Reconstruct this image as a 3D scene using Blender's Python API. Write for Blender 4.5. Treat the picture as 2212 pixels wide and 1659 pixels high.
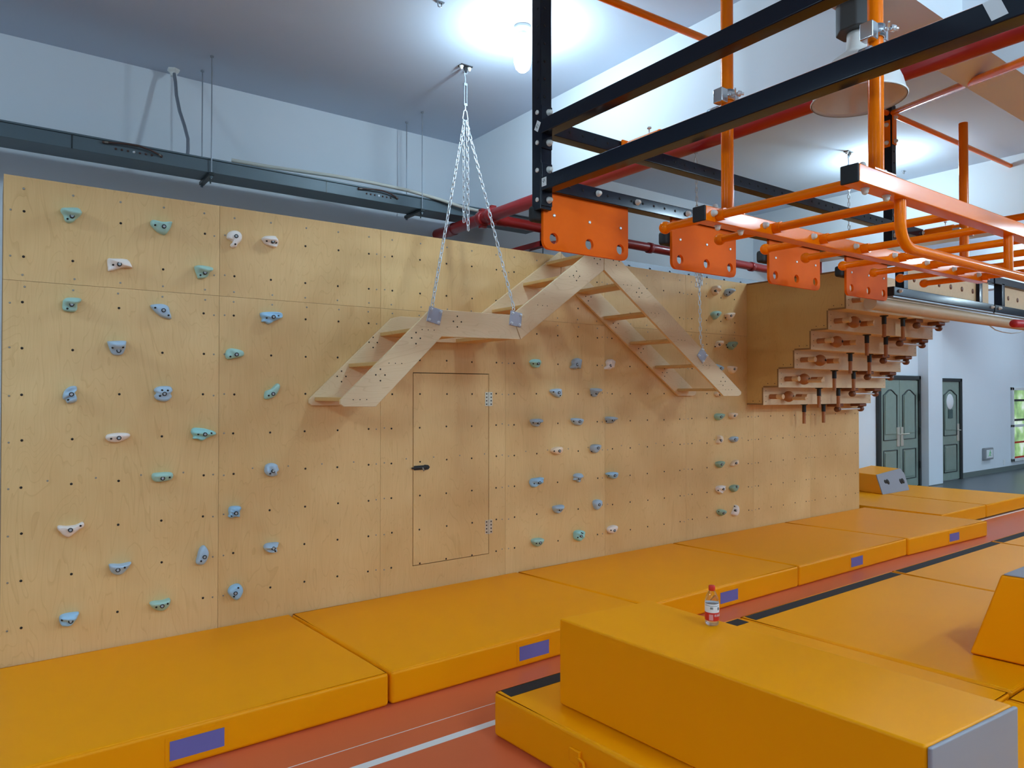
import bpy, bmesh, math, random
from mathutils import Vector, Matrix
for o in list(bpy.data.objects): bpy.data.objects.remove(o)
SC=bpy.context.scene; COL=SC.collection
random.seed(7)
# ------------------------------------------------------------------ camera
# image frame 2212 x 1659; focal length and pose solved from the plywood panel grid
FPX=1535.; CX,CY,HY=1106.,829.5,848.
TH=math.atan(2094/FPX); PIT=math.atan((HY-CY)/FPX)
CAM=Vector((-.051,-5.163,1.807))
RT=Vector((math.sin(TH),-math.cos(TH),0))
FW=Vector((math.cos(TH)*math.cos(PIT),math.sin(TH)*math.cos(PIT),math.sin(PIT)))
UP=RT.cross(FW)
cd=bpy.data.cameras.new('camera'); cam=bpy.data.objects.new('camera',cd); COL.objects.link(cam)
cd.sensor_width=36; cd.lens=FPX/2212*36; cd.clip_start=.05; cd.clip_end=200
m=Matrix((RT,UP,-FW)).transposed().to_4x4(); m.translation=CAM; cam.matrix_world=m
SC.camera=cam
def at(x,y,X=None,Y=None,Z=None,d=None):
    r=FW+RT*((x-CX)/FPX)+UP*((CY-y)/FPX)
    if X is not None:t=(X-CAM.x)/r.x
    elif Y is not None:t=(Y-CAM.y)/r.y
    elif Z is not None:t=(Z-CAM.z)/r.z
    else:t=d
    return CAM+r*t
# ------------------------------------------------------------------ world and exposure
w=bpy.data.worlds.new('world'); SC.world=w; w.use_nodes=True
bg=w.node_tree.nodes['Background']; bg.inputs[0].default_value=(.70,.86,1.0,1); bg.inputs[1].default_value=.31
SC.view_settings.view_transform='Standard'; SC.view_settings.look='None'
SC.view_settings.gamma=1; SC.view_settings.use_curve_mapping=False
SC.view_settings.exposure=0.32
LAMP_STRENGTH=175.; LAMP_RGB=(.63,.855,1.0); LAMP_WATT=175.
# ------------------------------------------------------------------ materials
def lin(c):
    c=c/255.
    return c/12.92 if c<=.04045 else ((c+.055)/1.055)**2.4
def rgb(r,g,b): return (lin(r),lin(g),lin(b),1)
M={}
def mat(name,col,rough=.5,metal=0,bump=0,bscale=40,var=0,vscale=6,coat=0,spec=.5,emit=None,estr=0,trans=0):
    m=bpy.data.materials.new(name); m.use_nodes=True; nt=m.node_tree; b=nt.nodes['Principled BSDF']
    b.inputs['Base Color'].default_value=rgb(*col); b.inputs['Roughness'].default_value=rough
    b.inputs['Metallic'].default_value=metal; b.inputs['Specular IOR Level'].default_value=spec
    b.inputs['Coat Weight'].default_value=coat; b.inputs['Coat Roughness'].default_value=.08
    b.inputs['Transmission Weight'].default_value=trans
    if emit: b.inputs['Emission Color'].default_value=(*emit,1); b.inputs['Emission Strength'].default_value=estr
    if bump or var:
        g=nt.nodes.new('ShaderNodeNewGeometry')
        if var:
            n=nt.nodes.new('ShaderNodeTexNoise'); n.inputs['Scale'].default_value=vscale; n.inputs['Detail'].default_value=4
            nt.links.new(g.outputs['Position'],n.inputs['Vector'])
            r=nt.nodes.new('ShaderNodeMix'); r.data_type='RGBA'
            c=rgb(*col); r.inputs['A'].default_value=tuple(k*(1-var) for k in c[:3])+(1,)
            r.inputs['B'].default_value=tuple(min(1,k*(1+var)) for k in c[:3])+(1,)
            nt.links.new(n.outputs['Fac'],r.inputs['Factor']); nt.links.new(r.outputs['Result'],b.inputs['Base Color'])
        if bump:
            n=nt.nodes.new('ShaderNodeTexNoise'); n.inputs['Scale'].default_value=bscale; n.inputs['Detail'].default_value=3
            nt.links.new(g.outputs['Position'],n.inputs['Vector'])
            bp=nt.nodes.new('ShaderNodeBump'); bp.inputs['Strength'].default_value=bump; bp.inputs['Distance'].default_value=.004
            nt.links.new(n.outputs['Fac'],bp.inputs['Height']); nt.links.new(bp.outputs['Normal'],b.inputs['Normal'])
    M[name]=m; return m
def plymat(name,c0,c1,axis='Z',rough=.45,blotch=.5):
    S4=.22+.5*(blotch-.5)
    """birch veneer: contour-like growth rings from warped noise, long grain along axis, broad tone drift"""
    m=bpy.data.materials.new(name); m.use_nodes=True; nt=m.node_tree; b=nt.nodes['Principled BSDF']; N=nt.nodes.new; L=nt.links.new
    b.inputs['Roughness'].default_value=rough; b.inputs['Specular IOR Level'].default_value=.45
    g=N('ShaderNodeNewGeometry'); oi=N('ShaderNodeObjectInfo')
    off=N('ShaderNodeVectorMath'); off.operation='SCALE'; cmb=N('ShaderNodeCombineXYZ')
    for k in range(3): L(oi.outputs['Random'],cmb.inputs[k])
    L(cmb.outputs[0],off.inputs[0]); off.inputs['Scale'].default_value=7.3
    add=N('ShaderNodeVectorMath'); L(g.outputs['Position'],add.inputs[0]); L(off.outputs[0],add.inputs[1])
    mp=N('ShaderNodeMapping'); L(add.outputs[0],mp.inputs['Vector'])
    mp.inputs['Scale'].default_value={'Z':(2.6,2.6,.55),'X':(.55,2.6,2.6)}[axis]
    n=N('ShaderNodeTexNoise'); n.inputs['Scale'].default_value=1.5; n.inputs['Detail'].default_value=2.5; n.inputs['Distortion'].default_value=.7
    L(mp.outputs[0],n.inputs['Vector'])
    mu=N('ShaderNodeMath'); mu.operation='MULTIPLY'; mu.inputs[1].default_value=26; L(n.outputs['Fac'],mu.inputs[0])
    fr=N('ShaderNodeMath'); fr.operation='FRACT'; L(mu.outputs[0],fr.inputs[0])
    rp=N('ShaderNodeValToRGB'); e=rp.color_ramp.elements; e[0].position=0; e[0].color=(1,1,1,1); e[1].position=.16; e[1].color=(0,0,0,1)
    x=rp.color_ramp.elements.new(.05); x.color=(.7,.7,.7,1); L(fr.outputs[0],rp.inputs[0])
    mp2=N('ShaderNodeMapping'); L(add.outputs[0],mp2.inputs['Vector']); mp2.inputs['Scale'].default_value={'Z':(90,90,4),'X':(4,90,90)}[axis]
    n2=N('ShaderNodeTexNoise'); n2.inputs['Scale'].default_value=1; n2.inputs['Detail'].default_value=3; L(mp2.outputs[0],n2.inputs['Vector'])
    n3=N('ShaderNodeTexNoise'); n3.inputs['Scale'].default_value=1.7; n3.inputs['Detail'].default_value=2; L(add.outputs[0],n3.inputs['Vector'])
    mx=N('ShaderNodeMix'); mx.data_type='RGBA'; mx.inputs['A'].default_value=rgb(*c0); mx.inputs['B'].default_value=rgb(*c1)
    s1=N('ShaderNodeMath'); s1.operation='MULTIPLY_ADD'; L(n3.outputs['Fac'],s1.inputs[0]); s1.inputs[1].default_value=blotch
    s2=N('ShaderNodeMath'); s2.operation='MULTIPLY_ADD'; L(n2.outputs['Fac'],s2.inputs[0]); s2.inputs[1].default_value=.35
    s3=N('ShaderNodeMath'); s3.operation='MULTIPLY'; L(oi.outputs['Random'],s3.inputs[0]); s3.inputs[1].default_value=.22
    L(s3.outputs[0],s2.inputs[2]); L(s2.outputs[0],s1.inputs[2])
    s4=N('ShaderNodeMath'); s4.operation='SUBTRACT'; s4.use_clamp=True; L(s1.outputs[0],s4.inputs[0]); s4.inputs[1].default_value=S4
    L(s4.outputs[0],mx.inputs['Factor'])
    mk=N('ShaderNodeMix'); mk.data_type='RGBA'; mk.blend_type='MULTIPLY'; mk.inputs['B'].default_value=(.80,.72,.62,1)
    s5=N('ShaderNodeMath'); s5.operation='MULTIPLY'; L(rp.outputs[0],s5.inputs[0]); s5.inputs[1].default_value=.48; L(s5.outputs[0],mk.inputs['Factor'])
    L(mx.outputs['Result'],mk.inputs['A']); L(mk.outputs['Result'],b.inputs['Base Color'])
    M[name]=m; return m
plymat('ply',(236,196,136),(202,152,88),'Z',.45,.95)
plymat('ply_side',(222,178,108),(206,158,86),'Z',.5,.3)
plymat('ply_light',(236,208,168),(220,184,136),'X',.45,.35)
plymat('ply_tread',(222,182,122),(202,156,94),'X',.45,.3)
mat('ply_edge',(150,110,66),.7,var=.25,vscale=120)
mat('peg_brown',(176,112,66),.5,var=.15,vscale=30)
mat('peg_light',(222,180,132),.5,var=.1,vscale=30)
mat('mount_brown',(128,78,50),.4,var=.1,vscale=30)
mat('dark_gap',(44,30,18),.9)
mat('hole',(38,28,20),.8); mat('rig_hole',(6,6,8),.8)
mat('screw',(150,142,132),.4,.5)
mat('steel',(222,226,230),.32,.55)
mat('zinc',(186,192,200),.35,.6)
mat('zinc_plate',(172,174,188),.45,.25)
mat('bolt_dark',(50,48,48),.45,.3)
mat('aluminium',(205,210,214),.2,1.0,bump=.05,bscale=60)
mat('mint',(172,210,198),.55,bump=.15,bscale=160,var=.08,vscale=25)
mat('teal',(164,218,214),.55,bump=.15,bscale=160,var=.08,vscale=25)
mat('pale_blue',(178,202,222),.55,bump=.15,bscale=160,var=.08,vscale=25)
mat('sky_blue',(164,206,236),.55,bump=.15,bscale=160,var=.08,vscale=25)
mat('grey_blue',(168,182,194),.6,bump=.15,bscale=160,var=.08,vscale=25)
mat('green',(150,180,160),.6,bump=.15,bscale=160,var=.08,vscale=25)
mat('white_hold',(246,234,226),.55,bump=.12,bscale=160,var=.05,vscale=25)
mat('cream_hold',(242,214,184),.6,bump=.12,bscale=160,var=.06,vscale=25)
mat('black_steel',(22,28,40),.16,.0,bump=.03,bscale=160,coat=.06,spec=.24)
mat('black_plastic',(30,32,36),.45)
mat('rubber',(34,36,38),.7)
mat('orange_steel',(252,122,4),.16,0,coat=.03,bump=.02,bscale=60,spec=.16)
mat('orange_plate',(244,104,8),.5,bump=.04,bscale=200,var=.05,vscale=9,spec=.08)
mat('white_cap',(222,220,214),.4)
mat('red_pipe',(158,30,30),.32,coat=.2,var=.08,vscale=8)
mat('tray_grey',(96,112,120),.45,.1)
mat('galv',(150,156,164),.4,.6,var=.1,vscale=60)
mat('hose_brown',(84,60,54),.6)
mat('mat_yellow',(248,156,0),.42,bump=.16,bscale=7,var=.03,vscale=3,spec=.16)
mat('mat_side',(248,154,0),.42,bump=.15,bscale=11,var=.03,vscale=3,spec=.16)
mat('mat_grey',(150,148,154),.5,bump=.06,bscale=20,spec=.4)
mat('label_blue',(108,106,170),.45)
mat('strip_black',(34,28,28),.85,bump=.3,bscale=300)
mat('wall_paint',(226,232,238),.85,bump=.04,bscale=12,var=.015,vscale=2)
mat('ceiling_paint',(202,215,232),.9,bump=.05,bscale=7,var=.02,vscale=1.5)
mat('floor_orange',(208,98,58),.4,bump=.05,bscale=300,var=.04,vscale=3,spec=.45)
mat('floor_grey',(88,92,94),.35,bump=.04,bscale=60,var=.08,vscale=2)
mat('line_white',(226,228,226),.5)
mat('door_green',(150,166,154),.25,.2,bump=.05,bscale=60,var=.08,vscale=10)
mat('door_dark',(52,58,58),.35,.3)
mat('brass_steel',(222,216,200),.3,.5)
mat('plastic_grey',(150,154,158),.5)
mat('sign_green',(70,150,90),.4,emit=(.1,.5,.2),estr=.25)
mat('white_frame',(230,234,234),.5)
mat('baseboard_paint',(110,118,114),.5)
mat('lamp_white',(232,232,228),.35)
mat('lamp_inner',(238,230,216),.3,.3)
mat('ballast',(70,72,72),.5,.4)
mat('bulb',(255,255,255),.4,emit=LAMP_RGB,estr=LAMP_STRENGTH)
mat('cap_red',(214,44,24),.4)
mat('label_white',(232,234,236),.45)
mat('label_red',(206,40,28),.45)
mat('print_dark',(70,90,88),.6)
mat('print_pink',(224,150,150),.5)
mat('pvc_white',(214,212,200),.45)
mat('vinyl_beige',(196,164,128),.5,bump=.06,bscale=30,var=.05,vscale=6)
mat('vinyl_red',(196,36,44),.45)
def pane_mat():
    m=bpy.data.materials.new('daylight_pane'); m.use_nodes=True; nt=m.node_tree; b=nt.nodes['Principled BSDF']
    g=nt.nodes.new('ShaderNodeNewGeometry'); n=nt.nodes.new('ShaderNodeTexNoise'); n.inputs['Scale'].default_value=2.2; n.inputs['Detail'].default_value=3
    nt.links.new(g.outputs['Position'],n.inputs['Vector']); r=nt.nodes.new('ShaderNodeValToRGB'); e=r.color_ramp.elements
    e[0].position=.35; e[0].color=rgb(96,132,84); e[1].position=.62; e[1].color=rgb(214,232,222)
    x=r.color_ramp.elements.new(.5); x.color=rgb(150,196,124)
    nt.links.new(n.outputs['Fac'],r.inputs[0]); nt.links.new(r.outputs[0],b.inputs['Emission Color']); b.inputs['Emission Strength'].default_value=.75
    b.inputs['Base Color'].default_value=(.1,.12,.12,1); b.inputs['Roughness'].default_value=.08
    M['daylight_pane']=m
pane_mat()
def clear_mat():
    m=bpy.data.materials.new('clear_plastic'); m.use_nodes=True; b=m.node_tree.nodes['Principled BSDF']
    b.inputs['Base Color'].default_value=(.93,.96,.98,1); b.inputs['Roughness'].default_value=.05
    b.inputs['Transmission Weight'].default_value=1; b.inputs['IOR'].default_value=1.33; b.inputs['Alpha'].default_value=.55
    M['clear_plastic']=m
clear_mat()
# ------------------------------------------------------------------ mesh helpers
W={}
def V(*a): return Vector(a)
class MB:
    def __init__(s): s.v=[]; s.f=[]; s.sm=[]; s.mi=[]
    def add(s,vs,fs,smooth=False,mi=0):
        k=len(s.v); s.v+= [tuple(x) for x in vs]
        for f in fs: s.f.append(tuple(i+k for i in f)); s.sm.append(smooth); s.mi.append(mi)
        return s
    def hexa(s,c,mi=0):   # 8 corners: bottom 4 ccw, top 4 ccw
        return s.add(c,[(3,2,1,0),(4,5,6,7),(0,1,5,4),(1,2,6,5),(2,3,7,6),(3,0,4,7)],mi=mi)
    def box(s,x0,x1,y0,y1,z0,z1,mi=0):
        return s.hexa([(x0,y0,z0),(x1,y0,z0),(x1,y1,z0),(x0,y1,z0),(x0,y0,z1),(x1,y0,z1),(x1,y1,z1),(x0,y1,z1)],mi)
    def beam(s,a,b,w,h,up=(0,0,1),mi=0):
        a=Vector(a);b=Vector(b);d=(b-a).normalized();u=Vector(up); sd=d.cross(u).normalized(); u=sd.cross(d)
        c=[]
        for p in (a,b):
            for i,j in ((-1,-1),(1,-1),(1,1),(-1,1)): c.append(p+sd*(i*w/2)+u*(j*h/2))
        return s.add(c,[(0,1,2,3),(7,6,5,4),(0,4,5,1),(1,5,6,2),(2,6,7,3),(3,7,4,0)],mi=mi)
    def tube(s,pts,r,n=12,caps=True,closed=False,mi=0,smooth=True):
        pts=[Vector(p) for p in pts]; rr=r if isinstance(r,(list,tuple)) else [r]*len(pts)
        vs=[];fs=[];m_=len(pts); prev=None
        for i,p in enumerate(pts):
            if closed: t=pts[(i+1)%m_]-pts[i-1]
            else: t=pts[min(i+1,m_-1)]-pts[max(i-1,0)]
            t=t.normalized()
            if prev is None:
                a=Vector((0,0,1)) if abs(t.z)<.9 else Vector((1,0,0)); u=t.cross(a).normalized()
            else: u=(prev-t*prev.dot(t)).normalized()
            prev=u; q=t.cross(u)
            for k in range(n):
                a=2*math.pi*k/n; vs.append(p+(u*math.cos(a)+q*math.sin(a))*rr[i])
        for i in range(m_ if closed else m_-1):
            j=(i+1)%m_
            for k in range(n): l=(k+1)%n; fs.append((i*n+k,i*n+l,j*n+l,j*n+k))
        s.add(vs,fs,smooth,mi)
        if caps and not closed:
            s.add(vs[:n],[tuple(range(n))[::-1]],False,mi); s.add(vs[-n:],[tuple(range(n))],False,mi)
        return s
    def cyl(s,a,b,r,n=16,mi=0): return s.tube([a,b],r,n,mi=mi)
    def lathe(s,prof,base=(0,0,0),n=24,mi=0,axis=None,smooth=True):
        base=Vector(base); ax=Vector(axis or (0,0,1)).normalized(); a=Vector((1,0,0)) if abs(ax.x)<.9 else Vector((0,1,0))
        u=ax.cross(a).normalized(); q=ax.cross(u); vs=[];fs=[]
        for r,z in prof:
            for k in range(n): t=2*math.pi*k/n; vs.append(base+ax*z+(u*math.cos(t)+q*math.sin(t))*max(r,1e-5))
        for i in range(len(prof)-1):
            for k in range(n): l=(k+1)%n; fs.append((i*n+k,i*n+l,(i+1)*n+l,(i+1)*n+k))
        return s.add(vs,fs,smooth,mi)
    def sphere(s,c,r,n=16,mi=0): return s.lathe([(r*math.sin(math.pi*i/10),-r*math.cos(math.pi*i/10)) for i in range(11)],c,n,mi)
    def prism(s,poly,a0,a1,axis='Y',mi=0):
        f={'Y':lambda p,a:(p[0],a,p[1]),'X':lambda p,a:(a,p[0],p[1]),'Z':lambda p,a:(p[0],p[1],a)}[axis]; n=len(poly)
        vs=[f(p,a0) for p in poly]+[f(p,a1) for p in poly]
        fs=[tuple(range(n)),tuple(range(2*n-1,n-1,-1))]+[(i,n+i,n+(i+1)%n,(i+1)%n) for i in range(n)]
        return s.add(vs,fs,mi=mi)
    def mesh(s,name,mats,off=None):
        me=bpy.data.meshes.new(name)
        vs=s.v if off is None else [(x-off[0],y-off[1],z-off[2]) for x,y,z in s.v]
        me.from_pydata(vs,[],s.f)
        for i,p in enumerate(me.polygons): p.use_smooth=s.sm[i]; p.material_index=s.mi[i]
        for k in ([mats] if isinstance(mats,str) else mats): me.materials.append(M[k])
        bm=bmesh.new(); bm.from_mesh(me); bmesh.ops.recalc_face_normals(bm,faces=bm.faces); bm.to_mesh(me); bm.free()
        return me
def put(o,parent=None,mw=None):
    COL.objects.link(o); mw=mw or Matrix.Identity(4); W[o]=mw
    if parent is not None: o.parent=parent; o.matrix_parent_inverse=W[parent].inverted()
    o.matrix_basis=mw; return o
def part(name,mb,mats,parent,bevel=0,seg=2,label=None,kind=None):
    o=bpy.data.objects.new(name,mb.mesh(name,mats)); put(o,parent)
    if bevel: bev(o,bevel,seg)
    if label:o['label']=label
    if kind:o['kind']=kind
    return o
def bev(o,w_,seg=2,ang=35):
    b=o.modifiers.new('bevel','BEVEL'); b.width=w_; b.segments=seg; b.limit_method='ANGLE'; b.angle_limit=math.radians(ang); b.harden_normals=False
    for p in o.data.polygons: p.use_smooth=True
    n=o.modifiers.new('wn','WEIGHTED_NORMAL'); n.keep_sharp=True
def tag(o,label,cat,group=None):
    o['label']=label; o['category']=cat
    if group:o['group']=group
    return o
def thing(name,label,cat,loc,group=None):
    o=bpy.data.objects.new(name,None); o.empty_display_size=.1
    put(o,None,Matrix.Translation(Vector(loc))); return tag(o,label,cat,group)
def solo(name,mb,mats,label,cat,group=None,bevel=0,seg=2):
    xs,ys,zs=zip(*mb.v); off=((min(xs)+max(xs))/2,(min(ys)+max(ys))/2,min(zs))
    o=bpy.data.objects.new(name,mb.mesh(name,mats,off)); put(o,None,Matrix.Translation(Vector(off)))
    if bevel:bev(o,bevel,seg)
    return tag(o,label,cat,group)
def struct(name,mb,mats,parent=None,bevel=0):
    o=bpy.data.objects.new(name,mb.mesh(name,mats)); put(o,parent)
    if parent is None:o['kind']='structure'
    if bevel:bev(o,bevel)
    return o
def frame(loc,d,spin=0):
    d=Vector(d).normalized(); q=Vector((0,0,1)).rotation_difference(d).to_matrix().to_4x4()
    return Matrix.Translation(Vector(loc))@q@Matrix.Rotation(spin,4,'Z')
def inst(name,me,parent,loc,d=(0,0,1),spin=0,label=None):
    o=bpy.data.objects.new(name,me); put(o,parent,frame(loc,d,spin))
    if label:o['label']=label
    return o
# shared small meshes (built along +Z)
ME_CAP=MB().lathe([(.019,0),(.019,.004),(.0155,.006),(.015,.016),(.011,.024),(.005,.0275),(0,.028)],n=14).mesh('bolt_cap','white_cap')
ME_NUT=MB().lathe([(.013,0),(.013,.006),(.009,.009),(0,.01)],n=8,smooth=False).mesh('bolt_head','white_cap')
ME_SCREW=MB().lathe([(.010,0),(.009,.004),(.004,.005),(0,.003)],n=10).mesh('screw_head','steel')
ME_HBOLT=MB().lathe([(.0135,-.02),(.0135,.003),(.0115,.0045),(.0105,.0015),(.0085,.001)],n=14).lathe([(.0085,.001),(.0075,.003),(.0045,.003),(.004,.0005),(0,.0005)],n=14,mi=1).mesh('bolt',['bolt_dark','zinc'])
ME_HHOLE=MB().lathe([(.0062,-.01),(.0062,.0008),(0,.001)],n=10).mesh('screw_hole','hole')
def linkmesh():
    pts=[];a,b=.0155,.0105
    for k in range(5): t=math.pi*k/4; pts.append((b*math.cos(t),0,a+b*math.sin(t)))
    for k in range(5): t=math.pi+math.pi*k/4; pts.append((b*math.cos(t),0,-a+b*math.sin(t)))
    return MB().tube(pts,.0043,5,closed=True).mesh('chain_link','steel')
ME_LINK=linkmesh()
PITCH=.0425
def chain(name,label,a,b,group='silver chains',extra=()):
    a=Vector(a);b=Vector(b); t=thing(name,label,'chain',b,group)
    for (p,q) in [(a,b)]+list(extra):
        p=Vector(p);q=Vector(q);L=(q-p).length; n=max(2,round(L/PITCH)); d=(p-q).normalized()
        for i in range(n): inst('chain_link',ME_LINK,t,p.lerp(q,(i+.5)/n),d,math.pi/2*(i%2)+.4)
    return t
def text_mesh(body,size,mats='print_dark',name='lettering'):
    c=bpy.data.curves.new(name,'FONT'); c.body=body; c.size=size; c.align_x='CENTER'; c.align_y='CENTER'; c.extrude=.0002
    o=bpy.data.objects.new('tmp',c); COL.objects.link(o); dg=bpy.context.evaluated_depsgraph_get()
    me=bpy.data.meshes.new_from_object(o.evaluated_get(dg)); bpy.data.objects.remove(o); me.name=name
    me.materials.clear(); me.materials.append(M[mats]); return me
# ------------------------------------------------------------------ setting
CEIL=4.48; YW=1.32
fl=struct('floor',MB().box(-.6,30,-5.4,YW,-.1,0),'floor_orange')
struct('floor',MB().box(-6,-.6,-12,YW,-.1,-.001).box(-.6,30,-12,-5.4,-.1,-.001),'floor_grey')  # unseen floor outside the view, made grey to keep the bounce light neutral
for (x0,x1,y0,y1) in [(-6,9.6,-1.975,-1.925),(-6,9.6,-1.752,-1.7485),(10.3,30,-.985,-.955)]:
    part('marking_line',MB().box(x0,x1,y0,y1,0,.0012),'line_white',fl)
struct('floor',MB().box(9.9,30,-.94,YW,0,.003),'floor_grey')
struct('ceiling',MB().box(-6,30,-12,YW+.2,CEIL,CEIL+.15),'ceiling_paint')
struct('wall_back',MB().box(-6,30,YW,YW+.2,0,CEIL),'wall_paint')
struct('wall_right',MB().box(30,30.2,-12,YW+.2,0,CEIL),'wall_paint')
for i,x in enumerate((4.05,9.22,14.4)): struct('trim_%d'%(i+1),MB().box(x,x+.3,-12,YW,3.67,CEIL),'ceiling_paint' if i>5 else 'wall_paint')
struct('trim_4',MB().box(-6,30,-3.57,-3.29,3.70,CEIL),'wall_paint')
struct('trim_5',MB().box(14.5,15.1,1.13,YW,0,CEIL),'wall_paint')
struct('baseboard_back',MB().box(16.37,30,YW-.012,YW,0,.11),'baseboard_paint')
struct('baseboard_column',MB().box(14.49,15.11,1.12,1.132,0,.02),'baseboard_paint')
# double door and single door with arched panels
def arch(x0,x1,z0,z1,r=.10,n=14):
    pts=[(x0,z0),(x1,z0),(x1,z1-r)]
    for k in range(1,n):
        t=k/n; pts.append((x1+(x0-x1)*t, z1-r+ r*math.sin(math.pi*t)**1.6))
    pts.append((x0,z1-r)); return pts
def moulding(poly,y,w_,d):
    n=len(poly); cx=sum(p[0] for p in poly)/n; cz=sum(p[1] for p in poly)/n
    mb=MB(); pts=[(p[0],y,p[1]) for p in poly]; mb.tube(pts,w_,6,closed=True,smooth=True); return mb
def leaf(parent,x0,x1,hside,sign=None):
    y=YW-.03
    lf=part('leaf',MB().box(x0,x1,y,YW,.02,2.04),'door_green',parent)
    wd=x1-x0; a,b=x0+.15*wd,x1-.15*wd
    up=arch(a,b,.93,1.86); lo=[(a,.18),(b,.18),(b,.74),(a,.74)]
    for poly in (up,lo):
        part('moulding',moulding(poly,y-.004,.012,.01),'door_dark',lf)
        cx=(a+b)/2; cz=sum(p[1] for p in poly)/len(poly)
        q=[(cx+(p[0]-cx)*.78,cz+(p[1]-cz)*.86) for p in poly]
        part('raised_panel',MB().prism(q,y-.014,y),'door_green',lf,bevel=.006)
    hx=x1-.07 if hside>0 else x0+.07
    h=part('handle_plate',MB().box(hx-.05,hx+.05,y-.014,y,.80,1.16),'brass_steel',lf,bevel=.005)
    part('lever',MB().tube([(hx,y-.012,1.03),(hx,y-.06,1.03),(hx-hside*.16,y-.065,1.035)],.011,8),'brass_steel',h)
    return lf
d1=bpy.data.objects.new('door_1',None); put(d1,None,Matrix.Translation((13.7,YW,0))); d1['kind']='structure'
part('door_frame',MB().box(12.86,12.96,YW-.06,YW,0,2.13).box(14.42,14.5,YW-.06,YW,0,2.13).box(12.86,14.5,YW-.06,YW,2.05,2.13),'door_dark',d1,bevel=.012)
leaf(d1,12.965,13.685,1); leaf(d1,13.695,14.415,-1)
for z in (.35,1.0,1.65): part('hinge',MB().cyl((14.418,YW-.07,z),(14.418,YW-.07,z+.14),.016,8),'door_dark',d1)
d2=bpy.data.objects.new('door_2',None); put(d2,None,Matrix.Translation((15.9,YW,0))); d2['kind']='structure'
part('door_frame',MB().box(15.3,15.4,YW-.06,YW,0,2.1).box(16.26,16.36,YW-.06,YW,0,2.1).box(15.3,16.36,YW-.06,YW,2.03,2.1),'door_dark',d2,bevel=.012)
l2=leaf(d2,15.405,16.25,1)
part('oval_sign',MB().lathe([(.0,-.004),(.16,-.004),(.16,0),(.15,.006),(0,.006)],(15.78,YW-.05,1.62),28,axis=(0,-1,0)),'label_white',l2)
part('notice_square',MB().box(15.70,15.9,YW-.055,YW-.045,1.28,1.46),'print_dark',l2)
# tall white framed window at the right edge
wn=bpy.data.objects.new('window_1',None); put(wn,None,Matrix.Translation((19.7,YW,.2))); wn['kind']='structure'
X0,X1,Z0,Z1=19.08,20.5,.2,1.93
part('window_frame',MB().box(X0,X1,YW-.05,YW,Z1-.07,Z1).box(X0,X1,YW-.05,YW,Z0,Z0+.07).box(X0,X0+.09,YW-.05,YW,Z0,Z1).box(X1-.09,X1,YW-.05,YW,Z0,Z1).box(X0,X1,YW-.05,YW,1.0,1.06),'white_frame',wn,bevel=.006)
part('pane',MB().box(X0+.09,X1-.09,YW-.02,YW-.012,1.06,Z1-.07),'daylight_pane',wn)
part('transom',MB().box(X0+.09,X1-.09,YW-.03,YW-.012,1.60,1.65).box(X0+.09,X1-.09,YW-.03,YW-.012,1.14,1.19),'door_dark',wn)
part('transom',MB().box(X0+.09,X1-.09,YW-.03,YW-.012,.62,.66).box(X0+.09,X1-.09,YW-.03,YW-.012,.27,.31),'cap_red',wn)
part('pane',MB().box(X0+.09,X1-.09,YW-.02,YW-.012,Z0+.07,1.0),'daylight_pane',wn)
# emergency sign box, socket
t=thing('exit_sign','small grey emergency exit box with green running figure low on the white wall','sign',(17.69,YW,.33))
part('housing',MB().box(17.47,17.91,YW-.07,YW,.33,.59),'plastic_grey',t,bevel=.015)
sg=MB().box(17.52,17.86,YW-.073,YW-.07,.37,.55); part('sign_face',sg,'label_white',t)
rm=MB(); yy=YW-.076
rm.lathe([(0,0),(.018,0),(.018,.002),(0,.002)],(17.70,yy,.52),12,axis=(0,-1,0))
for a,b in [((17.70,.50),(17.68,.45)),((17.68,.45),(17.73,.41)),((17.68,.45),(17.64,.42)),((17.64,.42),(17.60,.41)),((17.70,.49),(17.75,.47)),((17.70,.49),(17.65,.48))]:
    rm.beam((a[0],yy,a[1]),(b[0],yy,b[1]),.004,.016,up=(0,1,0))
part('running_figure',rm,'sign_green',t)
solo('wall_socket',MB().box(18.62,18.72,YW-.012,YW,.15,.27),'label_white','small white socket plate low on the wall beside the tall window','socket',bevel=.004)
# ------------------------------------------------------------------ ceiling lamps
def ceiling_lamp(x,y,label):
    t=thing('ceiling_lamp',label,'lamp',(x,y,CEIL-.36),'bare bulb ceiling lamps')
    part('ceiling_rose',MB().lathe([(0,0),(.062,0),(.062,-.02),(.05,-.045),(0,-.045)],(x,y,CEIL),24),'lamp_white',t)
    part('socket',MB().lathe([(.034,0),(.034,-.05),(.028,-.06),(.028,-.085),(0,-.085)],(x,y,CEIL-.04),20),'lamp_white',t)
    pr=[(.022,0),(.03,-.02),(.05,-.06),(.062,-.10),(.062,-.15),(.05,-.19),(.028,-.212),(0,-.22)]
    part('bulb',MB().lathe(pr,(x,y,CEIL-.118),20),'bulb',t)
LN=[(3.06,-1.05,'glowing bare bulb on the ceiling beside the black rig post'),
    (at(1899,338,Z=CEIL).x,at(1899,338,Z=CEIL).y,'glowing bulb on the far ceiling bay behind the second black post')]
for x,y,l in LN: ceiling_lamp(x,y,l)
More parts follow.
